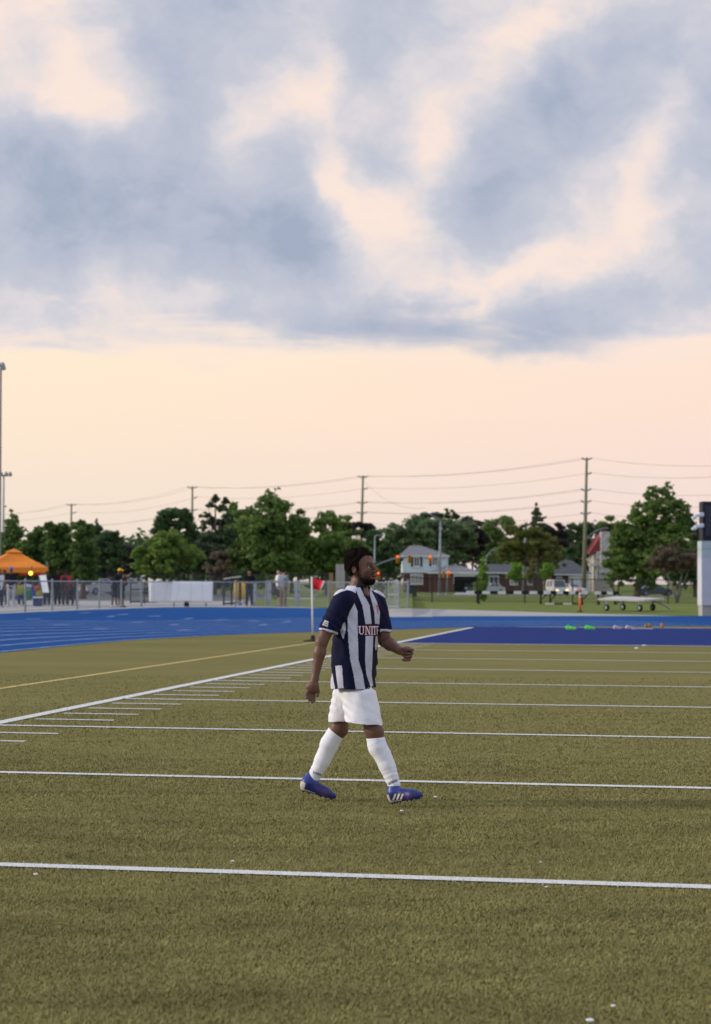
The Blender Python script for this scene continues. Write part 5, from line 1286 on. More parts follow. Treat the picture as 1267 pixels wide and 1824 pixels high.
    if backpack:
        F = Field(np.array(T(0, 0, 1.2)) - .4, np.array(T(0, 0, 1.2)) + .4, .015)
        F.cap(T(-.17, 0, 1.32), T(-.17, 0, 1.02), .13, .14, .02); V, Q = F.mesh(); clothes('backpack', V, Q, mat('pack_' + nm(backpack), backpack, .8, .1, 8.), root)
    return root
PI = math.pi
bg_person('person in black shirt and blue cap with light grey trousers under canopy', 20, 87.4, PI + .2, 'dark', (.015, .015, .02), (.42, .42, .46), cap=(.05, .14, .55), shoes=(.5, .5, .5), H=1.86)
bg_person('person in white shirt cut off by the left picture edge', -1, 86.2, .9, 'brown', (.60, .62, .64), (.03, .04, .07), H=1.74)
bg_person('person in dark red clothing partly hidden behind the white-shirted person', 8, 89.6, .3, 'dark', (.33, .03, .05), (.05, .05, .06), H=1.72, sleeve='long')
bg_person('seated person in yellow-green top under the orange canopy', 34, 91, .5, 'brown', (.38, .42, .07), (.05, .06, .12), pose='sit', H=1.7)
bg_person('person in dark jacket standing behind the white slanted board', 84, 91, .2, 'dark', (.02, .02, .025), (.03, .03, .035), H=1.66, sleeve='long')
bg_person('person in black beside the one in red and black', 103, 93.2, -.2, 'dark', (.02, .018, .02), (.025, .025, .03), H=1.80, sleeve='long')
bg_person('person with red shoulders, black cap and dark backpack seen from behind', 117, 92.4, PI - .1, 'dark', (.50, .035, .05), (.05, .048, .05), cap=(.012, .012, .013), shoes=(.4, .4, .4), H=1.74, backpack=(.03, .035, .03))
bg_person('person crouching low in dark clothes right of the red shouldered person', 128, 92.8, .6, 'brown', (.03, .03, .035), (.04, .04, .05), pose='sit', H=1.6)
bg_person('person in black with yellow cap bending over the fence', 204, FP[6].y + .55, 1.15, 'dark', (.012, .012, .014), (.02, .028, .032), True, cap=(.75, .42, .03), shoes=(.55, .52, .62), H=1.86, pose='lean', lean=.38)
bg_person('person with bare forearms beside the yellow capped person at the fence', 216, FP[6].y + 1.0, .9, 'brown', (.03, .025, .025), (.03, .035, .04), True, shoes=(.05, .05, .05), H=1.62, pose='phone', lean=.25)
bg_person('man in black T-shirt and trousers resting arms on the fence rail', 444.5, FP[10].y + .5, .15, 'brown', (.012, .012, .016), (.018, .022, .032), hair=(.01, .01, .01), shoes=(.40, .25, .25), H=1.80, pose='fold', lean=.05)
bg_person('person in white shirt and black shorts facing left at the fence', 497.5, FP[11].y + .9, -1.1, 'light', (.62, .64, .68), (.018, .018, .022), True, shoes=(.35, .28, .22), H=1.84, pose='phone')
bg_person('person in grey T-shirt and khaki trousers, back turned, at the fence', 505, FP[11].y + .35, PI - .4, 'light', (.22, .25, .28), (.17, .14, .105), hair=(.012, .011, .010), shoes=(.25, .18, .13), H=1.82, pose='stand')

def chair(label, px, Y, rz, colr):
    b = GX(px, Y); root = thing('folding_chair', b, label, 'chair', None, rz); m = mat('chair_%d' % (colr[2] * 1000), colr, .8, .1, 6.)
    MB().box((0, 0, .37), (.46, .44, .03)).build('seat', m, root, bevel=.008); MB().box((0, .24, .66), (.46, .03, .34)).build('backrest', m, root, bevel=.008)
    for x in (-.21, .21):
        for y, zt in ((-.2, .37), (.23, .84)): MB().tube([(x, y, 0), (x, y, zt)], .014, 6).build('leg', M_grey, root)
chair('folding chair under the person in the yellow-green top', 34, 91.05, .5, (.05, .07, .14))
chair('low folding chair under the person beside the red shouldered one', 128, 92.85, .6, (.04, .04, .05))

# ------------------------------------------------------------------ the player
PY0 = 12.86
def J(px, py, dy=0.): return P(px, py, PY0 + dy)
pb = GX(640, PY0)
player = thing('person', pb, 'footballer in navy and white striped shirt and white shorts walking across turf', 'person')
BL = np.array(pb)
DH = math.radians(31)                                        # head turned toward the camera by this from full profile
hF = Vector((math.cos(DH), -math.sin(DH), 0.03)).normalized(); hR = Vector((-math.sin(DH), -math.cos(DH), 0)); hU = hR.cross(hF).normalized() * -1
if hU.z < 0: hU = -hU
HC = J(644, 1013.5, 0.0)
def hp_(f, r, u): return HC + hF * f + hR * r + hU * u
hax = np.array([list(hF), list(hR), list(hU)])
def hl(p):                                                   # world -> head coordinates
    q = p - np.array(HC, np.float32); return q @ hax.T.astype(np.float32)
def head_field(F):
    F.ell(hp_(-.012, 0, .043), (.097, .074, .083), .0, hax)
    F.ell(hp_(.032, 0, -.015), (.062, .061, .083), .03, hax)
    F.ell(hp_(.040, 0, -.068), (.050, .050, .034), .03, hax)
    F.ell(hp_(.074, 0, -.086), (.020, .024, .018), .025, hax)
    F.cap(hp_(.080, -.032, .031), hp_(.080, .032, .031), .012, .012, .02)
    for s in (-1, 1):
        F.ell(hp_(.060, .040 * s, -.012), (.024, .020, .018), .02, hax)
        F.ell(hp_(.103, .034 * s, .010), (.017, .017, .011), .012, hax, 's')
    F.cap(hp_(.094, 0, .022), hp_(.121, 0, -.016), .0085, .0120, .012)
    for s in (-1, 1): F.ell(hp_(.106, .0145 * s, -.021), (.0115, .0100, .0088), .008, hax)
    F.ell(hp_(.099, 0, -.047), (.014, .026, .0080), .006, hax)
    F.ell(hp_(.097, 0, -.0645), (.014, .023, .0090), .006, hax)
    F.ell(hp_(.106, 0, -.0555), (.012, .019, .0028), .003, hax, 's')
    for s in (-1, 1):
        F.ell(hp_(-.012, .077 * s, -.004), (.020, .009, .031), .008, hax)
        F.ell(hp_(-.006, .087 * s, -.002), (.011, .007, .018), .004, hax, 's')
NB = J(636, 1047, .0)
# joints
shR, elR, wrR = J(609, 1066, -.165), J(573, 1144, -.235), J(561, 1209, -.255)
shL, elL, wrL = J(672, 1068, .155), J(686, 1141, .13), J(713, 1159.5, -.07)
hiR, knR, anR = J(637, 1192, -.085), J(665.5, 1302, -.13), J(704, 1402, -.165)
hiL, knL, anL = J(627, 1192, .085), J(603, 1298, .12), J(556.5, 1389, .155)
lo = np.array([J(520, 1450, -.42)[0], PY0 - .45, -.01]); hi = np.array([J(770, 1000)[0], PY0 + .36, HC.z + .17])
B = Field(lo, hi, .0045)
head_field(B)
B.cap(hp_(-.022, 0, -.045), NB + Vector((0.012, 0, -.03)), .050, .053, .03)
VN = (hp_(-.008, 0, -.135), J(656.5, 1060.5, -.10)); dn = Vector((0, 0, -.03)); B.cap(VN[0], VN[1], .052, .0085, .02); B.cap(shR + dn, shL + dn, .034, .034, .03); B.cap(NB, (shR + shL) / 2 + dn, .052, .05, .03)
B.cap(J(639, 1092), J(632, 1190), .078, .078, .04); B.cap(hiR, hiL, .04, .04, .03)
B.cap(shR + dn, shR.lerp(elR, .5), .044, .049, .02); B.cap(shR.lerp(elR, .5), elR, .049, .040, .02)
fR = elR.lerp(wrR, .3); B.cap(elR, fR, .040, .0385, .015); B.cap(fR, wrR, .0385, .0245, .02)
B.cap(shL + dn, shL.lerp(elL, .5), .044, .050, .02); B.cap(shL.lerp(elL, .5), elL, .050, .044, .02)
fL = elL.lerp(wrL, .35); B.cap(elL, fL, .044, .043, .02); B.cap(fL, wrL, .043, .028, .02)
for h_, k_, a_ in ((hiR, knR, anR), (hiL, knL, anL)):
    B.cap(h_, h_.lerp(k_, .6), .035, .058, .02); B.cap(h_.lerp(k_, .6), k_, .058, .056, .03)
    c_ = k_.lerp(a_, .3) + Vector((-.012, 0, 0)); B.cap(k_, c_, .055, .055, .03); B.cap(c_, a_, .055, .034, .03)
    B.ell(k_ + Vector((.02, -.01, 0)), (.042, .045, .05), .03)
# near hand, relaxed and hanging
def finger(pts, r0, r1, k=.005):
    n = len(pts) - 1
    for i in range(n):
        a = r0 + (r1 - r0) * i / n; b = r0 + (r1 - r0) * (i + 1) / n; B.cap(pts[i], pts[i + 1], a, b, k)
B.cap(wrR, J(558.5, 1220, -.262), .0245, .026, .02)
B.ell(J(557, 1225, -.265), (.046, .022, .040), .02)
finger([J(549, 1230, -.27), J(545.5, 1238, -.285), J(547, 1243, -.295)], .0105, .008)
finger([J(552.5, 1233, -.262), J(549.5, 1242, -.275), J(551.5, 1248, -.282)], .0108, .0082)
finger([J(556.5, 1234, -.255), J(554.5, 1244, -.265), J(556.5, 1251.5, -.270)], .0108, .0082)
finger([J(560.5, 1233, -.25), J(560, 1242.5, -.255), J(560, 1249.5, -.262)], .0105, .008)
finger([J(564, 1221, -.255), J(567.5, 1231, -.262), J(566, 1240, -.268)], .0125, .009)
# far hand, loose fist
B.ell(J(723, 1161, -.10), (.038, .034, .038), .02)
for i, (y, x0) in enumerate(((1155.5, 731), (1162, 732.5), (1168, 730.5), (1173.5, 727.5))):
    finger([J(723, y - 1, -.10), J(x0, y, -.115), J(x0 + 1.5, y + 1.5, -.145), J(x0 - 6, y + 2.5, -.152), J(x0 - 9, y + 1.5, -.135)], .0125, .0095, .003)
finger([J(718, 1156, -.115), J(726, 1157, -.155), J(735.5, 1157.5, -.165)], .0135, .0098, .004)
V, Q = B.mesh()
# skin: one tone with small natural variation, stubble and darker lips; eye sockets and mouth line darkened
q = hl(V.astype(np.float32)); skin = np.array([.155, .078, .053]); C = np.tile(skin, (len(V), 1))
stub = np.clip((np.interp(q[:, 0], [-.01, .02, .045, .075, .1], [.0, -.010, -.024, -.030, -.034]) - q[:, 2]) / .030, 0, 1) * (q[:, 0] > .0) * (q[:, 2] > -.13) * (np.linalg.norm(q, axis=1) < .2); C *= (1 - .82 * stub)[:, None]
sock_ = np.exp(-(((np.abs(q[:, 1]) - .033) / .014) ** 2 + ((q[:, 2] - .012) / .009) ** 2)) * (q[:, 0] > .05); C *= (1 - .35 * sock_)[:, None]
lip = (q[:, 0] > .088) & (np.abs(q[:, 1]) < .026) & (q[:, 2] < -.040) & (q[:, 2] > -.073); C[lip] = (.17, .075, .065)
mth = (q[:, 0] > .082) & (q[:, 0] < .101) & (np.abs(q[:, 1]) < .019) & (np.abs(q[:, 2] + .0555) < .0035); C[mth] = (.03, .012, .01)
kn_m = np.minimum(np.linalg.norm(V - np.array(knR), axis=1), np.linalg.norm(V - np.array(knL), axis=1)); C[kn_m < .07] *= .92
body = clothes('body', V, Q, attr_mat('player_skin', .45, .12, 260., .10, 0., .28), player, True, BL, C)

# hair: short dense curls; beard and moustache
def shell(name, thick, region, bump, freq, m, h=.0035, extra=None):
    F = Field(np.array(HC) - .20, np.array(HC) + .21, h)
    head_field(F)
    l_, p = F.sub(F.lo, F.lo + F.h * F.n + 1); p = p[:F.F.shape[0], :F.F.shape[1], :F.F.shape[2]]
    qq = hl(p); rg = region(qq)
    d = F.F - thick(qq) + bump * wob(p, freq, 3, 8) + bump * .5 * wob(p, freq * 2.1, 11, 8)
    F.F = np.maximum(d, rg).astype(np.float32)
    V_, Q_ = F.mesh(); return clothes(name, V_, Q_, m, player, True, BL)
M_hair = mat('curly_hair', (.016, .011, .009), .9, .6, 120., 1., 220., spec=.08)
def hair_region(q):
    f, r, u = q[..., 0], np.abs(q[..., 1]), q[..., 2]
    line = np.where(f > .048, .090, np.where(f > .012, .030 + (f - .012) / .036 * .060, np.where(f > -.03, .004 + .0 * f, -.058)))
    line = np.where((f > .006) & (f <= .022) & (r > .05), -.014, line)
    a = (line - u)
    ear = .026 - np.sqrt((f + .012) ** 2 + (u + .004) ** 2)   # leave the ear free
    return np.maximum(a, np.where(r > .068, ear, -1))
shell('hair', lambda q: .0095 + .010 * np.clip((q[..., 2] - .0) / .1, 0, 1) + .007 * np.clip(-q[..., 0] / .08, 0, 1) - .015 * np.clip((q[..., 0] - .02) / .05, 0, 1), hair_region, .016, 190., M_hair, .0028)
def beard_region(q):
    f, r, u = q[..., 0], np.abs(q[..., 1]), q[..., 2]
    top = np.interp(f, [-.01, .02, .045, .075, .1], [-.03, -.052, -.066, -.072, -.074])
    a = np.maximum(u - top, -(f - .022))
    a = np.maximum(a, -.135 - u)
    mouth = 1.0 - np.sqrt((r / .029) ** 2 + ((u + .056) / .0185) ** 2); mouth = np.where(f > .06, mouth * .02, -1)
    a = np.maximum(a, mouth)
    mo = np.maximum(np.maximum(np.abs(u + .0365 + .35 * np.maximum(r - .012, 0)) - .0042, r - .032), .06 - f)
    return np.minimum(a, mo)
shell('beard', lambda q: .0008 + .0045 * np.clip((-.06 - q[..., 2]) / .04, 0, 1), beard_region, .0016, 420., mat('beard_hair', (.016, .010, .008), .9, .5, 160., .8, 260., spec=.08), .003)
for s in (-1, 1):
    ey = thing('eye', (0, 0, 0), None, None); ey.parent = player
    bpy.data.objects.remove(ey)
    e = MB(); c = hp_(.0815, .032 * s, .0085) - pb
    V = []; n = 12; R_ = .0118
    prof = [(R_ * math.sin(math.pi * i / 8), -R_ * math.cos(math.pi * i / 8)) for i in range(1, 8)]
    eo = MB().lathe(c, prof, 14).build('eye', mat('eye_white', (.38, .34, .32), .35, .05, 30.), player, True)
    gz = hF; ic = c + gz * .0100 + Vector((0, 0, -.0005))
    Rm = gz.to_track_quat('Z', 'Y').to_matrix()
    MB().lathe(ic, [(.0058, 0), (.005, .002), (.001, .0026)], 12, Rm).build('iris', mat('iris_brown', (.012, .007, .005), .15, .1, 30.), eo, True)
    V = []; F_ = []
    for i in range(7):
        for j in range(4):
            a = -1.15 + 2.3 * i / 6; b = .12 + 1.0 * j / 3
            V.append(c + (hF * math.cos(a) * math.cos(b) + hR * math.sin(a) * math.cos(b) + hU * math.sin(b)) * .0132)
    for i in range(6):
        for j in range(3): F_.append((i * 4 + j, i * 4 + j + 1, (i + 1) * 4 + j + 1, (i + 1) * 4 + j))
    MB().add(V, F_).build('eyelid', mat('eyelid_skin', (.075, .038, .027), .5, .1, 60.), eo, True)
    la = [c + (hF * math.cos(a) * math.cos(.16) + hR * math.sin(a) * math.cos(.16) + hU * math.sin(.16)) * .0138 for a in (-1., -.5, 0, .5, 1.)]
    MB().tube(la, [.0008, .0016, .0018, .0016, .0008], 6).build('lashes', mat('brow_hair', (.014, .010, .008), .9, .3, 200.), eo, True)
    br = [hp_(.094 - .02 * t * t, s * (.014 + .036 * t), .030 + .008 * math.sin(2.4 * t)) - pb for t in (0, .33, .66, 1.)]
    MB().tube(br, [.0034, .005, .0046, .0024], 8).build('eyebrow', mat('brow_hair', (.014, .010, .008), .9, .3, 200.), player, True)

# ---- jersey
ring = [(1228, 630.5, .205, .140, 19), (1222, 630.5, .204, .139, 19), (1200, 631, .200, .136, 21), (1170, 632, .198, .133, 25), (1140, 633, .196, .129, 29), (1110, 635.5, .196, .122, 34), (1090, 637.5, .196, .112, 37), (1072, 639.5, .190, .100, 38), (1060, 640, .165, .085, 38), (1050, 640, .120, .072, 38), (1043, 639, .085, .065, 38)]
rz_ = np.array([J(633, r[0]).z for r in ring])[::-1]
def prof(i): return np.array([float(r[i]) for r in ring])[::-1]
# ring is listed hem first (lowest z); sort ascending in z
order = np.argsort([J(633, r[0]).z for r in ring]); zz = np.array([J(633, ring[i][0]).z for i in order])
cxs = np.array([J(ring[i][1], ring[i][0]).x for i in order]); ws = np.array([ring[i][2] for i in order]); ds = np.array([ring[i][3] for i in order]); yw = np.radians([ring[i][4] for i in order])
def d_torso(p, grow=0.):
    z = p[..., 2]; cx = np.interp(z, zz, cxs); w_ = np.interp(z, zz, ws) + grow; d_ = np.interp(z, zz, ds) + grow; a = np.interp(z, zz, yw)
    dx = p[..., 0] - cx; dy = p[..., 1] - PY0
    f = dx * np.cos(a) - dy * np.sin(a); r = -dx * np.sin(a) - dy * np.cos(a)
    k = ((np.abs(f) / d_) ** 2.3 + (np.abs(r) / w_) ** 2.3) ** (1 / 2.3)
    d = (k - 1) * np.minimum(w_, d_)
    return np.maximum(np.maximum(d, zz[0] + .012 - z), z - zz[-1]).astype(np.float32)
JL = np.array([J(560, 1240)[0], PY0 - .42, J(600, 1235).z]); JH = np.array([J(712, 1040)[0], PY0 + .36, J(640, 1030).z])
F = Field(JL, JH, .0042)
F.fn(d_torso, JL, JH)
cuffR = J(582.5, 1126.5, -.215); cuffL = J(684, 1125, .14)
axR = (elR - shR).normalized(); axL = (elL - shL).normalized()
nR = Vector((-.36, -.1, -1.)).normalized(); nR = (axR * .75 + Vector((.15, 0, -1)) * .35).normalized(); nL = (axL * .8 + Vector((-.42, 0, -.5)) * .5).normalized()
def d_sleeve(p, sh_, el_, cuff, nrm, r0, r1):
    e = sh_ + (el_ - sh_) * 1.0
    d = d_cap(p, sh_, e, r0, r1)
    pl = (p - np.array(cuff, np.float32)) @ np.array(nrm, np.float32)
    return np.maximum(d, pl)
slR = lambda p: d_sleeve(p, shR + Vector((.012, .01, -.008)), elR, cuffR, nR, .073, .064)
slL = lambda p: d_sleeve(p, shL + Vector((-.01, 0, -.005)), elL, cuffL, nL, .070, .066)
F.fn(slR, JL, JH, .035); F.fn(slL, JL, JH, .035)
sl, p = F.sub(JL, JH); p = p[:F.F.shape[0], :F.F.shape[1], :F.F.shape[2]]
# hanging folds: slanted, stronger toward the waist
t_ = (p[..., 2] - zz[0]) / (zz[-1] - zz[0])
fold = np.sin((p[..., 0] * .8 + p[..., 2] * .6 + .06 * wob(p, 8, 4)) * 100) * .0042 * np.clip(.6 + wob(p, 6, 12), 0, 1.4) + .0055 * wob(p, 13, 9) + .0030 * wob(p, 34, 14)
F.F += (fold * np.clip(1.25 - t_ * .8, .35, 1)).astype(np.float32)
F.fn(lambda p: (p - np.array(cuffR, np.float32)) @ np.array(nR, np.float32), np.array(cuffR) - .075, np.array(cuffR) + .075, 0, 'i') if False else None
# neck opening
F.cap(NB + Vector((.0, 0, -.035)), hp_(-.02, 0, -.06), .064, .060, .004, 's'); F.cap(VN[0], VN[1], .054, .010, .004, 's')
V, Q = F.mesh(); nrm = vert_normals(V, Q)
# colours of the cloth, panel by panel (positions along the body as seen from the front right)
s_ = PY0 / FPX
def topx(V):
    d = V - np.array([0, 0, CAMH]); w3 = np.array([[*RGT], [*UPV], [*FWD]]); c = d @ w3.T
    return 633.5 + FPX * c[:, 0] / c[:, 2], 912 - FPX * c[:, 1] / c[:, 2]
ux, uy = topx(V)
# orthographic-like panel coordinate: undo depth parallax so that the print follows the cloth, not the lens
navy = np.array([.008, .009, .034]); wht = np.array([.57, .57, .67])
white = np.zeros(len(V), bool)
def band(tab):
    ys = [t[0] for t in tab]; l = np.interp(uy, ys, [t[1] for t in tab]); r = np.interp(uy, ys, [t[2] for t in tab])
    return (ux > l) & (ux < r) & (uy > ys[0]) & (uy < ys[-1])
front = nrm[:, 1] < .12
dT = d_torso(V.astype(np.float32)); dR = slR(V.astype(np.float32)); dL = slL(V.astype(np.float32))
white |= front & band([(1071, 629.5, 630.5), (1074, 628.6, 631.5), (1088, 623.4, 637), (1102, 619.2, 637.4), (1140, 620.6, 637.8), (1176, 624.4, 638.8), (1201, 630, 646.4), (1228, 634.2, 651)])
white |= front & band([(1046, 632.5, 641.5), (1060, 638, 649), (1078, 645.6, 658.7), (1111.5, 651.5, 662.4)])
white |= front & band([(1132.5, 651.5, 665.2), (1176, 650.7, 663.6), (1201, 652.8, 662.2), (1222, 660, 665)])
white |= front & band([(1050, 656.5, 661), (1070, 662, 671), (1090, 667, 677), (1111.5, 668.3, 676)])
white |= front & band([(1132.5, 669.5, 676), (1152, 668.2, 673), (1158, 669, 671)])
white |= front & band([(1185.8, 597.2, 609.6), (1206, 599.5, 610.6), (1228, 602.6, 612.5)])
white |= front & band([(1200, 588, 592.6), (1215, 588, 594.8), (1228, 588, 597.5)])
white |= front & band([(1105.5, 610.8, 611.4), (1109, 608, 615), (1116, 605, 616.4), (1124, 606.6, 615.6), (1138, 611, 612)])
yk = np.interp(ux, [585, 591, 606.6, 618.4, 625.5, 633.8], [1066, 1063, 1054.7, 1051, 1052.4, 1056.5]); white |= (uy < yk) & (ux < 634) & (uy < 1064)
yk2 = np.interp(ux, [655, 664, 675, 690], [1050, 1053, 1059, 1068]); white |= (uy < yk2 - 1) & (ux > 660)
# the far side carries the same stripes round the back
a_ = np.interp(V[:, 2], zz, yw); lat = -(V[:, 0] - np.interp(V[:, 2], zz, cxs)) * np.sin(a_) - (V[:, 1] - PY0) * np.cos(a_)
back = ~front & (dT < np.minimum(dR, dL) + .01)
white[back] |= (np.floor((lat[back] + 2.) / .055) % 2 == 0)
sleeve = (np.minimum(dR, dL) < dT - .006)
white[sleeve & (uy > 1066)] = False
pR = (V - np.array(cuffR)) @ np.array(nR); pL = (V - np.array(cuffL)) @ np.array(nL)
white |= (dR < dT + .0) & (pR > -.014) & (dR < .02); white |= (dL < dT + .0) & (pL > -.014) & (dL < .02)
neckd = np.minimum(d_cap(V.astype(np.float32), NB + Vector((.0, 0, -.035)), hp_(-.02, 0, -.06), .064, .060), d_cap(V.astype(np.float32), VN[0], VN[1], .054, .010)); white[neckd < .008] = False
C = np.where(white[:, None], wht, navy)
jersey = clothes('jersey', V, Q, attr_mat('jersey_cloth', .75, .12, 420., .05, .0, .12), player, True, BL, C)
from mathutils.bvhtree import BVHTree
bvh = BVHTree.FromPolygons([tuple(v) for v in V], [tuple(int(i) for i in f) for f in Q])
def on_cloth(bv, x, y, off, r=None):
    o_ = Vector((0, 0, CAMH)); d = ray(x, y).normalized(); h = bv.ray_cast(o_, d)
    if h[0] is None: return None
    return h[0] - d * off
def decal(name, quads, bv, off, m, parent, nsub=4):
    V = []; F_ = []
    for qd in quads:
        g = []
        for j in range(nsub + 1):
            for i in range(nsub + 1):
                u, v = i / nsub, j / nsub
                x = (qd[0][0] * (1 - u) + qd[1][0] * u) * (1 - v) + (qd[3][0] * (1 - u) + qd[2][0] * u) * v
                y = (qd[0][1] * (1 - u) + qd[1][1] * u) * (1 - v) + (qd[3][1] * (1 - u) + qd[2][1] * u) * v
                g.append(on_cloth(bv, x, y, off))
        b = len(V)
        if any(k is None for k in g): continue
        V += [k - pb for k in g]
        for j in range(nsub):
            for i in range(nsub): k = b + j * (nsub + 1) + i; F_.append((k, k + 1, k + nsub + 2, k + nsub + 1))
    if not V: return None
    return MB().add(V, F_).build(name, m, parent, True)
def rect(x0, y0, x1, y1): return [(x0, y0), (x1, y0), (x1, y1), (x0, y1)]
def stroke(x0, y0, x1, y1, w_): return [(x0 - w_, y0), (x0 + w_, y0), (x1 + w_, y1), (x1 - w_, y1)]
def unite(g):                                               # serif capitals U N I T E, compressed by the turn of the chest
    t, b = 1115.2 - g, 1130.6 + g; k = g; L_ = {}
    L_['U'] = [rect(638.2 - k, t, 643.4 + k, t + 1.6 + 2 * k), rect(639.8 - k, t, 642 + k, 1127.5), stroke(640.9, 1127, 644.2, b - .4, 1.2 + k), stroke(644.4, b - .4, 647.6, 1127, 1.0 + k), rect(646.9 - k, t, 648.3 + k, 1127.5), rect(645.6 - k, t, 649.6 + k, t + 1.4 + 2 * k)]
    L_['N'] = [rect(650.6 - k, t, 654 + k, t + 1.4 + 2 * k), rect(651.6 - k, t, 652.8 + k, b), rect(650.4 - k, b - 1.4 - 2 * k, 654 + k, b), stroke(652.6, t, 658.8, b, 1.1 + k), rect(658.4 - k, t, 659.4 + k, b), rect(657.2 - k, t, 660.6 + k, t + 1.4 + 2 * k)]
    L_['I'] = [rect(662 - k, t, 663.8 + k, b), rect(661.3 - k, t, 664.5 + k, t + 1.3 + 2 * k), rect(661.3 - k, b - 1.3 - 2 * k, 664.5 + k, b)]
    L_['T'] = [rect(665.2 - k, t, 670.2 + k, t + 1.6 + 2 * k), rect(666.9 - k, t, 668.3 + k, b), rect(666.1 - k, b - 1.3 - 2 * k, 669.1 + k, b), rect(665.1 - k, t, 665.9 + k, t + 3.6), rect(669.5 - k, t, 670.3 + k, t + 3.6)]
    L_['E'] = [rect(671.4 - k, t, 672.6 + k, b), rect(671 - k, t, 674.6 + k, t + 1.5 + 2 * k), rect(671.6 - k, 1122 - k, 674 + k, 1123.6 + k), rect(671 - k, b - 1.5 - 2 * k, 674.8 + k, b)]
    return L_
M_redp = mat('print_red', (.55, .05, .09), .6, .05, 60.); M_whp = mat('print_white', (.70, .68, .72), .6, .05, 60.)
for ch in 'UNITE':
    decal('letter_outline', unite(.5)[ch], bvh, .003, M_redp, jersey, 2)
    decal('letter', unite(.0)[ch], bvh, .0055, M_whp, jersey, 2)
decal('crest', [[(671.0, 1079), (674.6, 1078), (674.6, 1087), (671.6, 1088)], [(671.6, 1088), (674.6, 1087), (674.0, 1093), (673.6, 1095)]], bvh, .003, M_redp, jersey, 4)
decal('crest_bar', [[(672.2, 1081.5), (673.6, 1081.2), (673.8, 1084), (672.4, 1084.3)], [(672.8, 1086), (673.8, 1085.7), (673.9, 1089), (673.0, 1089.3)]], bvh, .0045, M_whp, jersey, 3)
M_pat = mat('patch_grey', (.50, .50, .52), .7, .2, 180.)
decal('sleeve_patch', [[(578.6, 1104.4), (585.6, 1107.0), (584.0, 1117.0), (574.2, 1113.0)]], bvh, .003, M_pat, jersey, 6)
decal('patch_print', [[(578.8, 1107.2), (584.2, 1109.2), (583.9, 1110.4), (578.2, 1108.3)], [(577.4, 1110.2), (583.4, 1112.6), (583.0, 1114), (576.6, 1111.4)]], bvh, .0045, mat('patch_dark', (.10, .10, .13), .7, .2, 100.), jersey, 3)

# ---- shorts
hemR = J(647.5, 1289, -.115); hemL = J(607, 1284.5, .11)
SL_ = np.array([J(575, 1300)[0], PY0 - .36, J(600, 1304).z]); SH_ = np.array([J(700, 1300)[0], PY0 + .34, J(600, 1190).z])
F = Field(SL_, SH_, .0045)
def d_leg(p, top, hem, r0, r1, nrm, sq=1.0):
    d = d_cap(p, top, hem + (hem - top) * .35, r0, r1 + (r1 - r0) * .35)
    return np.maximum(d, (p - np.array(hem, np.float32)) @ np.array(nrm, np.float32))
nSR = Vector((-.10, 0, -1)).normalized(); nSL = Vector((.09, 0, -1)).normalized()
F.fn(lambda p: d_leg(p, J(634, 1205, -.05), hemR, .115, .126, nSR), SL_, SH_)
F.fn(lambda p: d_leg(p, J(627, 1205, .06), hemL, .110, .086, nSL), SL_, SH_, .02)
F.fn(lambda p: np.maximum(d_torso(p, -.012) if False else d_ell(p, J(632, 1222), (.122, .16, .13)), 0 * p[..., 0] - 9), SL_, SH_, .04)
sl, p = F.sub(SL_, SH_); p = p[:F.F.shape[0], :F.F.shape[1], :F.F.shape[2]]
fold = .0048 * np.sin((p[..., 0] * .65 + p[..., 2] * .8 + .07 * wob(p, 8, 6)) * 92) * np.clip(.5 + wob(p, 7, 13), 0, 1.3) + .0065 * wob(p, 12, 8) + .0032 * wob(p, 30, 15)
F.F += (fold * np.where(p[..., 1] > PY0 + .02, .5, 1.)).astype(np.float32) + np.clip((p[..., 2] - J(633, 1230).z) * 1.3, 0, .025).astype(np.float32)
ztop_ = J(633, 1213).z; F.fn(lambda p: p[..., 2] - ztop_, SL_, SH_, 0, 'i')
F.cap(hemR + Vector((0, 0, -.05)), hemR + Vector((-.005, 0, .10)), .098, .09, .0, 's'); F.cap(hemL + Vector((-.01, 0, -.05)), hemL + Vector((.01, 0, .08)), .072, .066, .0, 's')
V, Q = F.mesh(); C = np.tile(np.array([.82, .81, .86]), (len(V), 1)); 
uxs, uys = topx(V)
seam = np.abs(uys - np.interp(uxs, [588, 613, 680], [1279, 1286.5, 1279.5])) < .45; C[seam] *= .86
clothes('shorts', V, Q, attr_mat('shorts_cloth', .62, .12, 420., .03, .1, .3), player, True, BL, C)

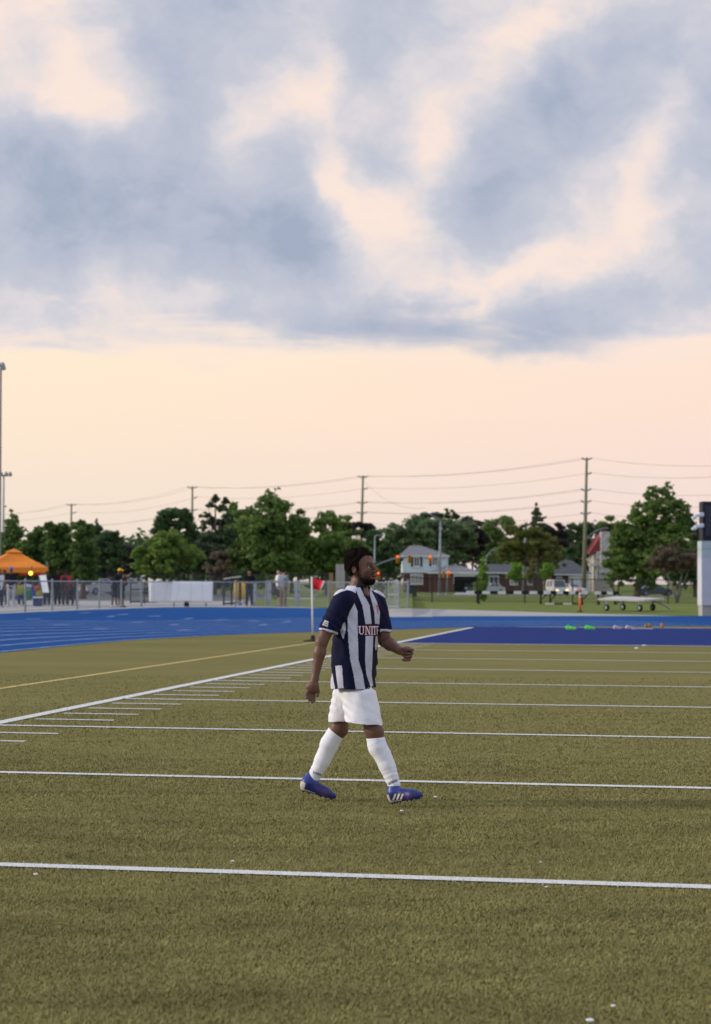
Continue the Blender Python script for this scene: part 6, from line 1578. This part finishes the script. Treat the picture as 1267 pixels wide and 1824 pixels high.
# ---- socks
SB = {}
for nm_, k_, a_, n0, calf in (('R', knR, anR, (J(651, 1315.5, -.13), J(682, 1312.5, -.13)), .0615), ('L', knL, anL, (J(583, 1292, .12), J(607.5, 1311.5, .12)), .060)):
    ax = (a_ - k_).normalized(); tp_ = (n0[0] + n0[1]) / 2; across = (n0[1] - n0[0]).normalized(); pn = across.cross(Vector((0, 1, 0))).normalized()
    if pn.dot(ax) < 0: pn = -pn
    l_ = np.array([min(k_.x, a_.x) - .12, min(k_.y, a_.y) - .12, a_.z - .05]); h_ = np.array([max(k_.x, a_.x) + .12, max(k_.y, a_.y) + .12, k_.z + .10])
    F = Field(l_, h_, .0042); bk = Vector((-.012, 0, -.004))
    F.cap(k_, k_.lerp(a_, .28) + bk, .0585, calf, .0); F.cap(k_.lerp(a_, .28) + bk, k_.lerp(a_, .62), calf, .052, .02); F.cap(k_.lerp(a_, .62), a_ - ax * .006, .052, .0415, .02)
    F.cap(k_.lerp(a_, .40) + Vector((.022, -.012, 0)), k_.lerp(a_, .80) + Vector((.014, -.012, 0)), .036, .032, .02)   # shin pad under the sock
    sl, p = F.sub(l_, h_); p = p[:F.F.shape[0], :F.F.shape[1], :F.F.shape[2]]
    al = (p - np.array(k_, np.float32)) @ np.array(ax, np.float32)
    F.F += (.0016 * np.sin(al * 210 + 2 * wob(p, 25, 3)) * np.clip((al - .24) * 8, 0, 1) + .0015 * wob(p, 40, 5) - .002 * (al < .085)).astype(np.float32)
    F.fn(lambda p: -((p - np.array(tp_, np.float32)) @ np.array(pn, np.float32)), l_, h_, 0, 'i')
    F.fn(lambda p: (p - np.array(a_ + ax * .004, np.float32)) @ np.array(ax, np.float32), l_, h_, 0, 'i')
    V, Q = F.mesh(); C = np.tile(np.array([.83, .83, .88]), (len(V), 1))
    so_ = clothes('sock', V, Q, attr_mat('sock_knit_' + nm_, .85, .3, 500., .04, .2, .2), player, True, BL, C)
    SB[nm_] = (so_, BVHTree.FromPolygons([tuple(v) for v in V], [tuple(int(i) for i in f) for f in Q]))
M_ink = mat('sock_print', (.02, .02, .035), .8, .1, 60.)
def small_text(word, x0, y0, x1, y1, hgt):                   # block capitals along a slanted baseline
    G_ = {'G': [(0, 0, 1, .2), (0, 0, .28, 1), (0, .8, 1, 1), (.72, .5, 1, 1), (.5, .45, 1, .6)], 'I': [(.3, 0, .7, 1)], 'V': ['V'], 'O': [(0, 0, 1, .2), (0, .8, 1, 1), (0, 0, .25, 1), (.75, 0, 1, 1)], 'A': ['A']}
    out = []; n = len(word)
    dx, dy = (x1 - x0) / n, (y1 - y0) / n
    for i, ch in enumerate(word):
        ox, oy = x0 + dx * i, y0 + dy * i
        def pt_(u, v): return (ox + u * dx * .84 + v * .0, oy + u * dy * .84 - hgt + v * hgt)
        for g in G_[ch]:
            if g == 'V': out += [[pt_(0, 0), pt_(.3, 0), pt_(.62, 1), pt_(.38, 1)], [pt_(.7, 0), pt_(1, 0), pt_(.62, 1), pt_(.38, 1)]]
            elif g == 'A': out += [[pt_(.38, 0), pt_(.62, 0), pt_(.3, 1), pt_(0, 1)], [pt_(.38, 0), pt_(.62, 0), pt_(1, 1), pt_(.7, 1)], [pt_(.25, .6), pt_(.75, .6), pt_(.8, .78), pt_(.2, .78)]]
            else: u0, v0, u1, v1 = g; out.append([pt_(u0, v0), pt_(u1, v0), pt_(u1, v1), pt_(u0, v1)])
    return out
decal('sock_lettering', small_text('GIVOVA', 692.5, 1398.5, 708.5, 1392, 4.4), SB['R'][1], .002, M_ink, SB['R'][0], 2)
decal('sock_lettering', small_text('GIVOVA', 558, 1378, 573, 1383, 4.4), SB['L'][1], .002, M_ink, SB['L'][0], 2)

# ---- boots
def boot(nm_, ank, heel, toe, roll_y):
    ax = (toe - heel); ln = ax.length; f = ax.normalized(); r = f.cross(Vector((0, 0, 1))).normalized(); u = r.cross(f).normalized()
    def b_(a, s, h): return heel + f * (a * ln) + r * s + u * h
    l_ = np.array([min(heel.x, toe.x) - .08, min(heel.y, toe.y) - .08, min(heel.z, toe.z) - .05]); h_ = np.array([max(heel.x, toe.x) + .08, max(heel.y, toe.y, ank.y) + .08, ank.z + .06])
    F = Field(l_, h_, .0036); axs = np.array([list(f), list(r), list(u)])
    F.cap(b_(.14, 0, .034), b_(.45, 0, .034), .034, .038, .0); F.cap(b_(.45, 0, .034), b_(.70, .004, .026), .038, .041, .02); F.cap(b_(.70, .004, .026), b_(.91, 0, .020), .040, .024, .02)
    F.ell(b_(.13, 0, .055), (.036, .032, .045), .02, axs)
    F.cap(b_(.22, 0, .07), b_(.55, 0, .045), .036, .028, .03)
    F.cap(b_(.17, 0, .07), ank + (ank - b_(.3, 0, .05)).normalized() * .022, .039, .043, .03)
    up = np.array(list(u), np.float32); hh = np.array(list(heel), np.float32); fa = np.array(list(f), np.float32)
    bend = .0
    F.fn(lambda p: -((p - hh) @ up) + .002 + .02 * np.clip(((p - hh) @ fa) / ln - .8, 0, 1), l_, h_, 0, 'i')
    V, Q = F.mesh(); q = (V - np.array(list(heel))) @ np.array([list(f), list(r), list(u)]).T; a = q[:, 0] / ln; hgt = q[:, 2]; side = q[:, 1]
    blue = np.array([.016, .028, .155]); nav = np.array([.018, .028, .16]); cream = np.array([.52, .48, .40]); mag = np.array([.17, .030, .085])
    C = np.tile(blue, (len(V), 1))
    wv_ = .5 + .5 * wob(V.astype(np.float32), 55, 4); mz = np.clip(1 - np.abs(a - .62) / .24, 0, 1) * np.clip(1 - np.abs(hgt - .03) / .04, 0, 1) * wv_
    C = C * (1 - mz[:, None]) + mag * mz[:, None]
    C[(hgt > .072) & (a < .42)] = nav * 1.5
    C[(a < .11 - hgt * .3) & (hgt < .065)] = cream
    C[(hgt < .022 - .03 * np.clip(a - .1, 0, 1)) & (a < .42)] = cream
    C[(hgt < .008)] = nav
    o = clothes('boot', V, Q, attr_mat('boot_' + nm_, .42, .1, 300., .08, 0., .45), player, True, BL, C)
    for (sa, ss) in ((.10, -.02), (.10, .02), (.26, -.022), (.26, .022), (.58, -.03), (.58, .03), (.72, -.03), (.72, .03), (.86, -.015), (.86, .015)):
        c = b_(sa, ss, .004) - pb; tip = c - u * .010
        MB().tube([c, tip], [.007, .0045], 8).build('stud', mat('stud_navy', (.02, .03, .12), .4, .1, 20.), o)
    bv = BVHTree.FromPolygons([tuple(v) for v in V], [tuple(int(i) for i in t) for t in Q])
    return o, bv
heR = J(695.5, 1432.2, -.165); toR = J(754, 1420.5, -.275); heR.z = max(heR.z, .012)
bR, bvR = boot('R', anR, heR, toR, 0)
heL = J(533.5, 1408, .135); toL = J(598, 1424.8, .16); toL.z = max(.006, toL.z)
bL_, bvL = boot('L', anL, heL, toL, 0)
M_gold = mat('boot_stripe', (.62, .56, .44), .5, .05, 40.)
for i in range(3):
    x = 699.5 + 6.6 * i
    decal('boot_stripe', [[(x + 3.6, 1414.2), (x + 6.8, 1414.0), (x + 3.0, 1425.6 - .7 * i), (x - .6, 1424.8 - .5 * i)]], bvR, .002, M_gold, bR, 5)
dg = decal('boot_stripe', [[(541, 1402.5), (543.5, 1401.5), (556, 1413), (552, 1413.5)]], bvL, .002, M_gold, bL_, 5)

# ------------------------------------------------------------------ small things lying about
def cleat(label, px, py, rz, colr, group, Ln=.30, name='football_boot', dz=0.):
    b = G(px, py, .008); root = thing(name, b, label, 'boot', group, rz)
    F = Field((-.22, -.1, -.01), (.22, .1, .16), .008)
    F.cap((-.11, 0, .045), (.02, 0, .045), .044, .044, .0); F.cap((.02, 0, .042), (.13, 0, .032), .046, .032, .02); F.cap((-.10, 0, .06), (-.09, 0, .10), .042, .040, .02)
    F.cap((-.095, 0, .10), (-.09, 0, .18), .030, .032, .0, 's'); F.fn(lambda p: -p[..., 2] + .012, (-.22, -.1, -.01), (.22, .1, .16), 0, 'i')
    V, Q = F.mesh(); V = V * (Ln / .30); me = np_mesh('upper', V, Q, True); me.materials.append(mat('boot_%d_%d' % (colr[0] * 100, colr[1] * 100), colr, .5, .1, 20.)); link(bpy.data.objects.new('upper', me), root)
    MB().box((-.0, 0, .008), (.26 * Ln / .3, .075, .014)).build('sole', mat('sole_pale', (.55, .56, .55), .6, .05, 20.), root, bevel=.005)
    return root
cleat('neon green boot on the blue end zone, left of its pair', 1017, 1121.5, -.3, (.12, .78, .04), 'neon green boots', .34)
cleat('neon green boot on the blue end zone, right of its pair', 1051, 1120.8, -.25, (.12, .78, .04), 'neon green boots', .34)
cleat('pale pink boot left of the pair on the end zone', 1100, 1120.3, .3, (.62, .50, .56), 'pale pink boots', .30)
cleat('pale pink boot beside the white strap on the end zone', 1122, 1120, .2, (.62, .52, .60), 'pale pink boots', .30)
def lump(name, label, cat, px, py, R, colr, seed, part='body'):
    b = G(px, py, .008); root = thing(name, b, label, cat)
    F = Field((-R[0] * 1.5, -R[1] * 1.5, -.02), (R[0] * 1.5, R[1] * 1.5, R[2] * 2.4), max(R) / 14)
    F.ell((0, 0, R[2] * .9), R, 0.); sl, p = F.sub((-R[0] * 1.5, -R[1] * 1.5, -.02), (R[0] * 1.5, R[1] * 1.5, R[2] * 2.4)); p = p[:F.F.shape[0], :F.F.shape[1], :F.F.shape[2]]
    F.F += (R[2] * .16 * wob(p, 2.2 / R[2], seed)).astype(np.float32)
    V, Q = F.mesh(); V[:, 2] = np.maximum(V[:, 2], 0); me = np_mesh(part, V, Q, True); me.materials.append(mat('%s_%d' % (name, seed), colr, .85, .25, 14.)); link(bpy.data.objects.new(part, me), root)
    return root
rb = lump('rolled_bag', 'tan rolled bag lying at the back of the end zone', 'bag', 1155, 1118, (.14, .07, .075), (.34, .22, .09), 3)
for dx in (-.06, .06): MB().lathe((dx, 0, .07), [(.079, -.012), (.08, 0), (.079, .012)], 14, Matrix.Rotation(math.pi / 2, 3, 'Y')).build('strap', mat('bag_strap', (.12, .08, .05), .8, .1, 20.), rb)
pc = lump('pouch', 'small tan pouch right of the rolled bag on the end zone', 'bag', 1180.5, 1118, (.075, .06, .085), (.34, .20, .12), 5)
MB().lathe((0, 0, .15), [(.03, 0), (.045, .03), (.02, .04)], 10).build('neck', mat('pouch_neck', (.2, .13, .08), .8, .1, 20.), pc)
st_ = MB().tube([G(1126, 1120.2, .03), G(1140, 1119.6, .035), G(1163, 1120, .03)], .012, 6).build('strap', M_white); tag(st_, 'thin white strap stretched between pink boot and rolled bag', 'strap')
for i, (x, y, r_, lb) in enumerate(((1092.5, 1793, .010, 'tiny white scrap on turf nearest the bottom right corner'), (1051, 1820, .016, 'flat white scrap cut by the bottom picture edge'), (64, 1558.5, .013, 'white scrap of paper just below the nearest yard line at left'), (415, 1534.5, .010, 'tiny white scrap just above the nearest yard line'), (776, 1420.5, .014, 'white scrap on turf just right of the forward boot toe'), (716, 1445, .013, 'white scrap on turf below the forward boot'), (964, 1536, .008, 'tiny pale scrap between two yard lines right of the player'), (974, 1580.5, .009, 'tiny pale scrap just under the nearest yard line at right'), (803, 1306, .016, 'white scrap on the yard line right of the shorts'), (1134, 1156, .05, 'small white scrap between the far yard lines at right'), (1148, 1151, .05, 'small white scrap near the goal line at right'))):
    r_ *= .75; b = G(x, y, .016 if y > 1250 else .006)
    F = Field((-r_ * 2, -r_ * 2, -r_), (r_ * 2, r_ * 2, r_ * 2), r_ / 5); F.ell((0, 0, r_ * .4), (r_ * 1.3, r_ * .9, r_ * .5), 0.)
    sl, p = F.sub((-r_ * 2, -r_ * 2, -r_), (r_ * 2, r_ * 2, r_ * 2)); p = p[:F.F.shape[0], :F.F.shape[1], :F.F.shape[2]]; F.F += (r_ * .2 * wob(p, 2 / r_, i)).astype(np.float32)
    V, Q = F.mesh(); me = np_mesh('paper_scrap', V, Q, False); me.materials.append(M_white); o = link(bpy.data.objects.new('paper_scrap', me)); o.location = b; tag(o, lb, 'litter', 'scraps of litter on the turf')
